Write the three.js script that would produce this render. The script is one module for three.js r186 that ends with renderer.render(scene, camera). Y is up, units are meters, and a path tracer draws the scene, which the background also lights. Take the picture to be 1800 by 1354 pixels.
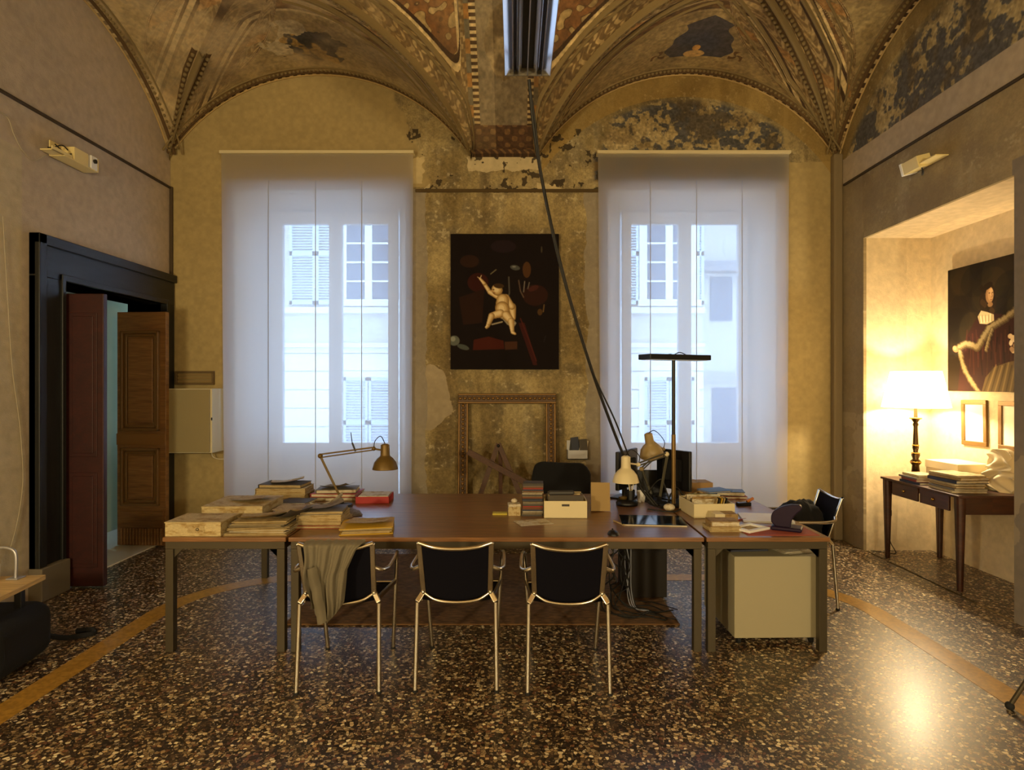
import * as THREE from 'three';
import { RoundedBoxGeometry } from 'three/addons/geometries/RoundedBoxGeometry.js';
import { mergeGeometries } from 'three/addons/utils/BufferGeometryUtils.js';

// ------------------------------------------------------------------ camera, sky, exposure
const scene = new THREE.Scene();
const F = 1081, H = 1.70;                                   // focal length in pixels of the 1800 x 1354 frame, eye height
const camera = new THREE.PerspectiveCamera(2 * Math.atan(677 / F) * 180 / Math.PI, 1800 / 1354, 0.05, 200);
camera.position.set(0, H, 0);
camera.lookAt(0, H, -10);
camera.setViewOffset(1800, 1354, -5, 2, 1800, 1354);        // lens shift: the horizon lies a little off the middle
scene.add(camera);
scene.background = new THREE.Color(3.1, 4.75, 8.5);         // overcast daylight outside
const renderer = new THREE.WebGLRenderer({ antialias: true });
renderer.toneMapping = THREE.LinearToneMapping;
renderer.toneMappingExposure = 1.0;
renderer.shadowMap.enabled = true;
const WARM = new THREE.Color(1.0, 0.80, 0.46);
const LAMP_POWER = { niche: 5.8, left: 44, right: 38 };       // candela of the warm lamps

// ------------------------------------------------------------------ helpers
const V = (x, y, z) => new THREE.Vector3(x, y, z);
const PI = Math.PI;
let seed = 12345;
const rnd = () => { seed = (seed * 1664525 + 1013904223) >>> 0; return seed / 4294967296; };
const rr = (a, b) => a + (b - a) * rnd();
const clamp = (x, a = 0, b = 1) => Math.min(b, Math.max(a, x));
const sst = (a, b, x) => { const t = clamp((x - a) / (b - a)); return t * t * (3 - 2 * t); };
function hash(ix, iy, s) { let h = Math.imul(ix, 374761393) ^ Math.imul(iy, 668265263) ^ Math.imul(s, 2147483647 - 1013); h = Math.imul(h ^ (h >>> 13), 1274126177); h ^= h >>> 16; return (h >>> 0) / 4294967296; }
function vn(x, y, s) {
  const ix = Math.floor(x), iy = Math.floor(y), fx = x - ix, fy = y - iy, ux = fx * fx * (3 - 2 * fx), uy = fy * fy * (3 - 2 * fy);
  const a = hash(ix, iy, s), b = hash(ix + 1, iy, s), c = hash(ix, iy + 1, s), d = hash(ix + 1, iy + 1, s);
  return a + (b - a) * ux + (c - a) * uy + (a - b - c + d) * ux * uy;
}
function fbm(x, y, o, s) { let v = 0, a = 0.5, n = 0; for (let i = 0; i < o; i++) { v += a * vn(x, y, s + i * 17); n += a; a *= 0.5; x *= 2.03; y *= 2.03; } return v / n; }
const mixc = (a, b, t) => [a[0] + (b[0] - a[0]) * t, a[1] + (b[1] - a[1]) * t, a[2] + (b[2] - a[2]) * t];
const mulc = (a, k) => [a[0] * k, a[1] * k, a[2] * k];
function tex(w, h, fn, srgb = true) {                        // fn(u, v) gives an sRGB colour 0..255
  const d = new Uint8Array(w * h * 4);
  for (let j = 0; j < h; j++) for (let i = 0; i < w; i++) {
    const c = fn((i + 0.5) / w, (j + 0.5) / h), k = (j * w + i) * 4;
    d[k] = clamp(c[0], 0, 255); d[k + 1] = clamp(c[1], 0, 255); d[k + 2] = clamp(c[2], 0, 255); d[k + 3] = 255;
  }
  const t = new THREE.DataTexture(d, w, h);
  t.magFilter = THREE.LinearFilter; t.minFilter = THREE.LinearFilter; t.wrapS = t.wrapT = THREE.RepeatWrapping;
  if (srgb) t.colorSpace = THREE.SRGBColorSpace;
  t.needsUpdate = true; return t;
}
const std = (color, roughness = 0.6, more = {}) => new THREE.MeshStandardMaterial({ color, roughness, ...more });
const phy = (o) => new THREE.MeshPhysicalMaterial(o);

const taken = new Map();
function numbered(name) { const n = taken.get(name) ?? 0; taken.set(name, n + 1); return n ? `${name}_${String(n).padStart(3, '0')}` : name; }
function tag(o, label, category, group) { o.userData.label = label; o.userData.category = category; if (group) o.userData.group = group; return o; }
function thing(name, label, category, pos = [0, 0, 0], turn = 0, group) {
  const g = new THREE.Group(); g.name = numbered(name); g.position.set(...pos); g.rotation.y = turn; scene.add(g);
  return tag(g, label, category, group);
}
function mesh(name, geo, mat, parent) {
  const m = new THREE.Mesh(Array.isArray(geo) ? merge(geo) : geo, mat);
  m.name = parent ? name : numbered(name); (parent ?? scene).add(m); return m;
}
function one(name, label, category, geo, mat, pos = [0, 0, 0], turn = 0, group) {   // a thing that is one mesh
  const m = mesh(name, geo, mat); m.position.set(...pos); m.rotation.y = turn; return tag(m, label, category, group);
}
function struct(name, geo, mat) { const m = mesh(name, geo, mat); m.userData.kind = 'structure'; return m; }
function merge(list) {
  return mergeGeometries(list.map((g) => { const n = g.index ? g.toNonIndexed() : g.clone(); for (const k of Object.keys(n.attributes)) if (!['position', 'normal', 'uv'].includes(k)) n.deleteAttribute(k); return n; }));
}
const tr = (g, x, y, z) => g.translate(x, y, z);
const bx = (w, h, d, x = 0, y = 0, z = 0) => new THREE.BoxGeometry(w, h, d).translate(x, y, z);
const rb = (w, h, d, r = 0.004, x = 0, y = 0, z = 0) => new RoundedBoxGeometry(w, h, d, 2, Math.min(r, w / 2.05, h / 2.05, d / 2.05)).translate(x, y, z);
const span = (x0, x1, y0, y1, z0, z1, r = 0) => r ? rb(x1 - x0, y1 - y0, Math.abs(z1 - z0), r, (x0 + x1) / 2, (y0 + y1) / 2, (z0 + z1) / 2) : bx(x1 - x0, y1 - y0, Math.abs(z1 - z0), (x0 + x1) / 2, (y0 + y1) / 2, (z0 + z1) / 2);
const cyl = (r0, r1, h, x = 0, y = 0, z = 0, n = 20) => new THREE.CylinderGeometry(r0, r1, h, n).translate(x, y + h / 2, z);
const tube = (pts, r, n = 40, rad = 8) => new THREE.TubeGeometry(new THREE.CatmullRomCurve3(pts.map((p) => (p.isVector3 ? p : V(...p))), false, 'centripetal'), n, r, rad);
const lathe = (pts, n = 32) => new THREE.LatheGeometry(pts.map(([r, y]) => new THREE.Vector2(r, y)), n);
function bar(a, b, w, d = w, bevel = 0.002) {                // a rectangular bar from a to b
  a = a.isVector3 ? a : V(...a); b = b.isVector3 ? b : V(...b);
  const l = a.distanceTo(b), g = bevel ? new RoundedBoxGeometry(w, l, d, 1, Math.min(bevel, w / 2.1, d / 2.1)) : new THREE.BoxGeometry(w, l, d);
  const q = new THREE.Quaternion().setFromUnitVectors(V(0, 1, 0), b.clone().sub(a).normalize());
  return g.applyQuaternion(q).translate((a.x + b.x) / 2, (a.y + b.y) / 2, (a.z + b.z) / 2);
}
function rod(a, b, r, n = 10) {
  a = a.isVector3 ? a : V(...a); b = b.isVector3 ? b : V(...b);
  const g = new THREE.CylinderGeometry(r, r, a.distanceTo(b), n), q = new THREE.Quaternion().setFromUnitVectors(V(0, 1, 0), b.clone().sub(a).normalize());
  return g.applyQuaternion(q).translate((a.x + b.x) / 2, (a.y + b.y) / 2, (a.z + b.z) / 2);
}
function grid(nu, nv, fn) {                                  // a sheet: fn(u, v) gives a point
  const p = [], uv = [], ix = [];
  for (let j = 0; j <= nv; j++) for (let i = 0; i <= nu; i++) { const q = fn(i / nu, j / nv); p.push(q[0], q[1], q[2]); uv.push(i / nu, j / nv); }
  for (let j = 0; j < nv; j++) for (let i = 0; i < nu; i++) { const a = j * (nu + 1) + i, b = a + 1, c = a + nu + 1, d = c + 1; ix.push(a, b, d, a, d, c); }
  const g = new THREE.BufferGeometry();
  g.setAttribute('position', new THREE.Float32BufferAttribute(p, 3)); g.setAttribute('uv', new THREE.Float32BufferAttribute(uv, 2)); g.setIndex(ix); g.computeVertexNormals(); return g;
}
function quad(a, b, c, d) {                                  // four corners in turn
  const g = new THREE.BufferGeometry();
  g.setAttribute('position', new THREE.Float32BufferAttribute([...a, ...b, ...c, ...a, ...c, ...d], 3));
  g.setAttribute('uv', new THREE.Float32BufferAttribute([0, 0, 1, 0, 1, 1, 0, 0, 1, 1, 0, 1], 2)); g.computeVertexNormals(); return g;
}
function uvBy(g, fn) { const p = g.attributes.position, n = g.attributes.normal, uv = new Float32Array(p.count * 2); for (let i = 0; i < p.count; i++) { const [a, b] = fn(p.getX(i), p.getY(i), p.getZ(i), n.getX(i), n.getY(i), n.getZ(i)); uv[2 * i] = a; uv[2 * i + 1] = b; } g.setAttribute('uv', new THREE.BufferAttribute(uv, 2)); return g; }
const uvBox = (g, s = 1) => uvBy(g, (x, y, z, nx, ny, nz) => { const a = Math.abs(nx), b = Math.abs(ny), c = Math.abs(nz); return a > b && a > c ? [z / s, y / s] : b > c ? [x / s, z / s] : [x / s, y / s]; });
// a photograph pixel on a level plane at height y, and at a given distance from the wall of the camera
const onLevel = (px, py, y = 0.73) => { const Z = (H - y) * F / (py - 675); return [(px - 905) * Z / F, y, -Z]; };
const atDepth = (px, py, Z) => [(px - 905) * Z / F, H - (py - 675) * Z / F, -Z];

// ------------------------------------------------------------------ the room's measures (metres)
const XL = -3.78, XR = 3.56, ZB = 6.75, ZF = -4.7;           // walls; Z is the distance in front of the eye
const YS = 4.2, RISE = 0.89;                                 // springing of the vault, rise of the lunettes
const lunettes = [];
for (const [wall, c, w] of [['back', -2.13, 1.65], ['back', 1.875, 1.625], ['left', 5.07, 1.65], ['left', 1.05, 1.65], ['left', -2.97, 1.65], ['right', 5.07, 1.65], ['right', 1.05, 1.65], ['right', -2.97, 1.65], ['front', -2.13, 1.65], ['front', 1.875, 1.625]]) lunettes.push({ wall, c, w });
const arch = (u, w) => { const R = (w * w + RISE * RISE) / (2 * RISE); return Math.abs(u) >= w ? 0 : Math.sqrt(R * R - u * u) - (R - RISE); };
const DA = 1.76;
function mainVault(x, Z) {
  const d = Math.max(0, Math.min(x - XL, XR - x, ZB - Z, Z - ZF));
  return YS + (d < DA ? arch(1.65 * (1 - Math.pow(d / DA, 2.0)), 1.65) : RISE) + 0.08 * d;
}
function local(l, x, Z) { return l.wall === 'back' ? [x - l.c, ZB - Z] : l.wall === 'front' ? [x - l.c, Z - ZF] : l.wall === 'left' ? [Z - l.c, x - XL] : [Z - l.c, XR - x]; }
function place(l, u, d) { return l.wall === 'back' ? [l.c + u, ZB - d] : l.wall === 'front' ? [l.c + u, ZF + d] : l.wall === 'left' ? [XL + d, l.c + u] : [XR - d, l.c + u]; }
function cellVault(l, x, Z) { const [u, d] = local(l, x, Z); if (Math.abs(u) >= l.w || d > 3) return -9; const dg = DA * Math.sqrt(1 - Math.abs(u) / l.w) + 0.05; return YS + arch(u, l.w) + 0.06 * d - 2 * Math.max(0, d - dg); }
function vault(x, Z) { let h = mainVault(x, Z); for (const l of lunettes) h = Math.max(h, cellVault(l, x, Z)); return h; }

// ------------------------------------------------------------------ textures of the shell
const terrazzo = (() => {                                    // polished chips in a dark matrix, 2.6 m tile
  const S = 2.6, N = 104, N2 = 230;
  const chip = [[34, 26, 20], [48, 37, 28], [70, 54, 38], [138, 116, 82], [188, 166, 124], [220, 202, 164], [112, 76, 52], [96, 76, 52], [58, 44, 34], [160, 134, 96]];
  const layer = (u, v, n, s, cut) => {
    const x = u * n, y = v * n, ix = Math.floor(x), iy = Math.floor(y); let d1 = 9, d2 = 9, id = 0;
    for (let j = -1; j <= 1; j++) for (let i = -1; i <= 1; i++) {
      const cx = ((ix + i) % n + n) % n, cy = ((iy + j) % n + n) % n;
      const dx = ix + i + 0.1 + 0.8 * hash(cx, cy, s) - x, dy = iy + j + 0.1 + 0.8 * hash(cx, cy, s + 1) - y, st = 0.65 + 0.7 * hash(cx, cy, s + 2);
      const d = Math.sqrt(dx * dx * st + dy * dy / st);
      if (d < d1) { d2 = d1; d1 = d; id = cy * n + cx; } else if (d < d2) d2 = d;
    }
    return [d2 - d1 > cut, id];
  };
  return tex(2048, 2048, (u, v) => {
    const [hit, id] = layer(u, v, N, 7, 0.16);
    let c = [34, 26, 20];
    if (hit && hash(id, 3, 5) < 0.8) c = mulc(chip[Math.floor(hash(id, 11, 9) * chip.length)], 0.8 + 0.4 * hash(id, 4, 2));
    else { const [h2, id2] = layer(u, v, N2, 31, 0.18); if (h2 && hash(id2, 3, 6) < 0.7) c = mulc(chip[Math.floor(hash(id2, 12, 8) * chip.length)], 0.75 + 0.35 * hash(id2, 5, 1)); }
    return mulc(c, 0.9 + 0.2 * hash(Math.floor(u * 2048), Math.floor(v * 2048), 77));
  });
})();
terrazzo.repeat.set(1 / 2.05, 1 / 2.05);
const stripped = (x, y, s) => {                              // old plaster laid bare: olive, brown and grey patches
  const a = fbm(x * 1.3, y * 1.3, 5, s), b = fbm(x * 6, y * 6, 5, s + 40), c = fbm(x * 30, y * 30, 3, s + 80), st = fbm(x * 6, y * 0.8, 4, s + 120), f = fbm(x * 90, y * 90, 2, s + 150);
  let q = mixc([128, 110, 70], [172, 154, 108], sst(0.25, 0.75, a));
  q = mixc(q, [112, 100, 76], 0.6 * sst(0.45, 0.75, b));
  q = mixc(q, [186, 174, 140], 0.45 * sst(0.52, 0.8, st));
  q = mixc(q, [92, 76, 48], 0.4 * sst(0.55, 0.8, 1 - st));
  q = mixc(q, [200, 188, 152], 0.45 * sst(0.66, 0.74, c) * sst(0.5, 0.6, b));
  return mulc(q, 0.72 + 0.26 * c + 0.26 * f);
};
const faded = (x, y, s) => {                                 // remains of blue black fresco on pale plaster
  const a = fbm(x * 4.2, y * 5.5, 6, s), b = fbm(x * 22, y * 22, 4, s + 30), c = fbm(x * 50, y * 50, 2, s + 60);
  let q = mixc([162, 142, 98], [206, 188, 144], b);
  q = mixc(q, [70, 72, 80], 0.85 * sst(0.455, 0.54, 0.55 * a + 0.45 * b));
  q = mixc(q, [104, 84, 52], 0.45 * sst(0.55, 0.7, fbm(x * 5, y * 5, 3, s + 90)));
  return mulc(q, 0.72 + 0.46 * c);
};
const wash = (x, y, s, base) => { const a = fbm(x * 0.8, y * 0.8, 4, s), c = fbm(x * 22, y * 22, 3, s + 9); return mulc(mixc(base, mulc(base, 0.86), a), 0.93 + 0.14 * c); };
const WB = XR - XL, HB = 5.4;
const backWallTex = tex(2048, 1504, (u, v) => {
  const x = XL + u * WB, y = v * HB, n = fbm(x * 3.5, y * 3.5, 5, 300), n2 = fbm(x * 10, y * 10, 4, 310), e = (n - 0.5) * 0.5;
  const OCH = [180, 159, 108];
  let c = wash(x, y, 200, OCH);
  const right = x > 0.3;
  let bare = 0;
  if (y < 3.86) { if (x > -1.2 && x < 1.05) bare = 1; }
  else if (!right) bare = sst(0, 0.06, x + 0.98 + (y - 3.9) * 0.42 + e * 0.9);       // flaked beside the left shade
  else bare = 1;
  if (x > 3.0 && y < 4.14 + e * 0.1) bare = 0;
  if (x > 2.95 && x <= 3.0) bare *= 0.5;
  if (bare > 0) c = mixc(c, stripped(x, y, 210), bare);
  if (right && y > 3.9) {                                     // fresco remains in the right lunette
    const dy = y - 4.2, in1 = sst(0, 0.08, 1.05 - Math.abs(x - 1.95) + e * 0.6) * sst(0, 0.08, arch(x - 1.875, 1.625) - 0.26 - dy + e * 0.2) * sst(0, 0.05, dy - 0.02);
    c = mixc(c, faded(x, y, 220), in1);
    const in2 = sst(0, 0.05, 1.08 - Math.abs(x - 1.92)) * sst(0, 0.04, 0.05 - dy + e * 0.08) * sst(0, 0.05, y - 3.9);
    c = mixc(c, mixc([96, 76, 46], [60, 60, 66], sst(0.45, 0.6, n2)), in2 * 0.85);
    const ring = arch(x - 1.875, 1.625) - dy; if (ring > 0 && ring < 0.24) c = mixc(c, [158, 126, 60], 0.55);
  }
  // pale plaster patches with torn edges under the springer and along the old cornice
  const t = (n2 - 0.5) * 0.10 + (n - 0.5) * 0.10;
  if (x > -0.5 + t && x < 0.27 + t && y > 4.045 + t * 0.7 && y < 4.2) c = wash(x, y, 230, [218, 200, 156]);
  const lowEdge = 3.83 + t * 0.5, topEdge = 3.91 + (fbm(x * 2.4, 3, 3, 340) - 0.5) * 0.42;
  if (x > -1.1 && x < 0.95 && y > lowEdge && y < topEdge && fbm(x * 2.1 + 7, 1, 2, 350) > 0.44) c = wash(x, y, 231, [214, 194, 146]);
  if (x > -1.14 + t && x < -0.98 + t && y > 3.9 && y < 4.2 + t) c = wash(x, y, 232, [212, 192, 142]);
  if (x > -1.2 && x < 1.0 && y > 3.8 && y < 4.5 && n2 > 0.62 && n > 0.45) c = mixc(c, [50, 40, 26], 0.8);
  // grey smooth repair left of the frame, grey edges beside the two openings
  const rp = Math.hypot((x + 0.92) * 1.6, (y - 1.55)) + e * 0.5; if (rp < 0.34) c = wash(x, y, 240, [176, 160, 130]);
  const eg = Math.min(Math.abs(x + 1.08), Math.abs(x - 0.9)); if (eg < 0.11 + e * 0.25 && y < 3.84) c = mixc(c, wash(x, y, 241, [158, 148, 132]), 0.8);
  return c;
});
const WS = ZB - ZF;
const rightWallTex = tex(2048, 1024, (u, v) => {
  const Z = ZF + u * WS, y = v * HB, n = fbm(Z * 3, y * 3, 5, 400), e = (n - 0.5) * 0.3;
  let c;
  if (y > 4.13 + e * 0.06) {
    c = stripped(Z, y, 410);
    const k = ((Z - 5.07) % 4.02 + 6.03) % 4.02 - 2.01, ring = arch(k, 1.65) - (y - 4.2);
    c = mixc(c, faded(Z * 0.8, y * 0.8, 420), sst(0.2, 0.32, ring + e * 0.3) * 0.95);
    if (ring < 0.2) c = mixc(c, [150, 122, 66], 0.4);
  } else if (y > 3.85) c = wash(Z, y, 430, [190, 174, 150]);
  else {
    c = mixc(stripped(Z * 0.8, y, 440), [168, 150, 118], 0.5);
    c = mixc(c, [122, 104, 78], 0.5 * sst(0.45, 0.7, fbm(Z * 1.6, y * 2.2, 5, 450)));
    if (Z < 4.4 && y < 3.3) c = mixc(c, wash(Z, y, 460, [136, 126, 112]), 0.9);
    if (Z > 6.3) c = mixc(c, wash(Z, y, 461, [150, 134, 104]), 0.6);
    if (y < 1.4 && n > 0.56) c = mixc(c, [176, 160, 128], 0.5);
  }
  return c;
});
const leftWallTex = tex(1024, 512, (u, v) => { const Z = ZF + u * WS, y = v * HB; return wash(Z, y, 500, Z < 4.72 && y < 3.5 ? [200, 186, 154] : [196, 180, 158]); });
const plasterTex = tex(512, 512, (u, v) => wash(u * 4, v * 4, 520, [226, 206, 166]));
const grainBump = tex(512, 512, (u, v) => { const q = 255 * (0.6 * fbm(u * 24, v * 24, 4, 540) + 0.4 * hash(Math.floor(u * 512), Math.floor(v * 512), 3)); return [q, q, q]; }, false);
const wallBump = grainBump.clone(); wallBump.repeat.set(6, 5); wallBump.needsUpdate = true;

// the painted vault, mapped in plan; the other half of the room mirrors it
const VZ0 = 3.06, VD = ZB - VZ0;
const vaultTex = tex(2048, 1030, (u, v) => {
  const x = XL + u * WB, Z = VZ0 + v * VD;
  const tops = (px, pZ) => { let a = mainVault(px, pZ), ia = -1, b = -99, ib = -2; for (let i = 0; i < lunettes.length; i++) { if (i > 6 || i === 4) continue; const h = cellVault(lunettes[i], px, pZ); if (h > a) { b = a; ib = ia; a = h; ia = i; } else if (h > b) { b = h; ib = i; } } return [a - b, ia, ib]; };
  const [df, who, other] = tops(x, Z), e = 0.02;
  const gx = (tops(x + e, Z)[0] - tops(x - e, Z)[0]) / (2 * e), gz = (tops(x, Z + e)[0] - tops(x, Z - e)[0]) / (2 * e);
  const s = df / Math.max(0.35, Math.hypot(gx, gz));          // distance from the groin
  const worn = fbm(x * 1.6, Z * 1.6, 4, 600), n = fbm(x * 7, Z * 7, 4, 610), g = fbm(x * 34, Z * 34, 3, 620);
  const left = x < -0.2, DARK = [56, 38, 21], OC = [144, 120, 74], PALE = [208, 184, 132], RED = [114, 80, 48], GREY = [134, 124, 102];
  let c;
  const along = Math.min(ZB - Z, 9) * 1.15 + Math.abs(x) * 0.3;
  const leaf = Math.sin(along * 62 + 3 * Math.sin(s * 60)) * Math.cos(s * 80 + Math.sin(along * 31));
  if (who < 0) {                                              // pendentive and main vault
    const m = x + 0.115, am = Math.abs(m), d = ZB - Z;
    if (s < 0.17) c = mixc(mixc(OC, DARK, 0.45), mixc(PALE, OC, n), 0.75 * sst(-0.1, 0.4, leaf));
    else if (s < 0.195) c = PALE;
    else if (s < 0.22) c = DARK;
    else {
      const sc = Math.sin(20 * m + 4.5 * Math.sin(17 * d)) + Math.cos(23 * d + 3.5 * Math.sin(19 * m));
      c = sc > 0.7 ? mixc(PALE, OC, 0.4 * n + 0.45) : sc > 0.35 ? [92, 66, 38] : mixc(RED, [128, 86, 44], n);
      if (am < 0.42) {
        c = mixc(GREY, [104, 92, 70], n);
        if (Math.hypot(m * 1.9, (d - 1.05) * 1.15) < 0.3 + 0.1 * (n - 0.5)) c = mixc([150, 134, 100], [96, 82, 58], sst(0.4, 0.6, n));
        if (Math.abs(am - 0.27) < 0.03) c = Math.sin(d * 130) > 0 ? PALE : DARK;
        if (am > 0.30 && am < 0.38) c = Math.sin(d * 26) > 0.2 ? [150, 104, 48] : [96, 90, 72];
        if (Math.abs(am - 0.42) < 0.022) c = PALE;
      }
      if (d < 0.42) c = Math.sin(m * 42) * Math.sin(d * 40) > 0.3 ? [112, 82, 48] : [70, 46, 28];
    }
  } else {
    const l = lunettes[who], [lu, ld] = local(l, x, Z), ring = ld;
    if (s < 0.03) c = DARK;
    else if (s < 0.17) { c = mixc(mixc(OC, DARK, 0.35), mixc(PALE, OC, n), 0.8 * sst(-0.3, 0.3, leaf)); if (Math.sin(along * 9) > 0.9) c = mixc(c, [164, 112, 54], 0.6); }
    else if (s < 0.195) c = DARK;
    else if (s < 0.235) c = PALE;
    else if (s < 0.255) c = DARK;
    else if (s < 0.275) c = PALE;
    else if (s < 0.36) c = mixc([112, 82, 46], DARK, 0.4 * sst(0.2, 0.5, Math.sin(along * 50)));
    else if (s < 0.385) c = mixc(PALE, OC, 0.3);
    else if (ring < 0.05) c = Math.sin(lu * 75) > 0 ? PALE : DARK;
    else if (ring < 0.16) c = mixc(OC, DARK, 0.35 + 0.4 * (n - 0.5));
    else c = mixc([164, 144, 98], [130, 110, 70], n);
    if (who === 1) {                                          // the figure on a dark shield in the right cell
      const w = 0.27 + 0.06 * Math.cos((ld - 0.5) * 9), top = 1.0 - Math.abs(lu) * 0.55;
      if (Math.abs(lu) < w + 0.02 * Math.sin(ld * 30) && ld > 0.36 && ld < top) c = [56, 56, 64];
      if (Math.hypot(lu + 0.03, (ld - 0.50) * 0.9) < 0.042) c = [196, 142, 70];
      if (Math.hypot((lu + 0.03) * 0.55, ld - 0.40) < 0.06) c = [176, 140, 84];
      if (Math.abs(Math.abs(lu) - 0.40) < 0.07 && Math.abs(ld - 0.42) < 0.07 && Math.sin(Math.atan2(ld - 0.42, Math.abs(lu) - 0.4) * 3 + 40 * Math.hypot(Math.abs(lu) - 0.4, ld - 0.42)) > 0.3) c = [88, 62, 34];
    }
    if (who === 0) {                                          // damaged left cell with a dark fragment
      c = mixc(c, mixc([168, 146, 104], [112, 94, 66], n), 0.55 * sst(0.35, 0.6, worn));
      const q = Math.hypot((lu - 0.12) * 0.85, (ld - 0.55) * 1.35) + (n - 0.5) * 0.5;
      if (q < 0.30) c = mixc([52, 50, 50], [150, 118, 60], sst(0.52, 0.62, fbm(x * 9, Z * 9, 3, 640)));
      if (q > 0.3 && q < 0.44 && lu < 0.1 && ld > 0.4) c = [176, 160, 124];
    }
  }
  const grime = sst(0.45, 0.75, fbm(x * 3, Z * 3, 5, 660));
  c = mixc(c, left ? mixc([206, 186, 142], [156, 134, 96], g) : [104, 82, 50], (left ? 0.8 : 0.22) * sst(0.22, 0.55, worn) * (left && x > -1.2 && who < 0 ? 0.45 : 1));
  c = mixc(c, [70, 56, 36], (left ? 0.3 : 0.35) * grime);
  return mulc(c, 0.80 + 0.5 * g);
});
vaultTex.wrapT = THREE.MirroredRepeatWrapping; vaultTex.wrapS = THREE.MirroredRepeatWrapping;

// ------------------------------------------------------------------ materials
const woodTex = (a, b, s) => tex(512, 256, (u, v) => { const y = v * 14 + 1.4 * fbm(u * 2, v * 3, 3, s), r = fbm(u * 3, y * 2, 4, s + 5), f = fbm(u * 10, v * 160, 2, s + 8); return mulc(mixc(a, b, r), 0.86 + 0.28 * f); });
const tableWood = phy({ map: woodTex([100, 66, 36], [142, 98, 54], 700), roughness: 0.34, clearcoat: 0.35, clearcoatRoughness: 0.22 });
const doorWood = std(0xffffff, 0.45, { map: woodTex([118, 82, 46], [160, 118, 66], 710) });
const redWood = std(0xffffff, 0.5, { map: woodTex([44, 15, 11], [62, 23, 16], 720) });
const darkWood = std(0xffffff, 0.4, { map: woodTex([50, 26, 17], [80, 43, 25], 730) });
const rawWood = std(0xffffff, 0.6, { map: woodTex([66, 40, 24], [88, 56, 32], 740) });
const paleWood = std(0xffffff, 0.55, { map: woodTex([186, 154, 98], [206, 178, 124], 750) });
const agedMap = tex(256, 256, (u, v) => { const a = fbm(u * 6, v * 6, 5, 830), b = fbm(u * 40, v * 40, 2, 836); return mulc(mixc([255, 250, 238], [206, 186, 146], sst(0.45, 0.75, a)), 0.84 + 0.2 * b); });
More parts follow.
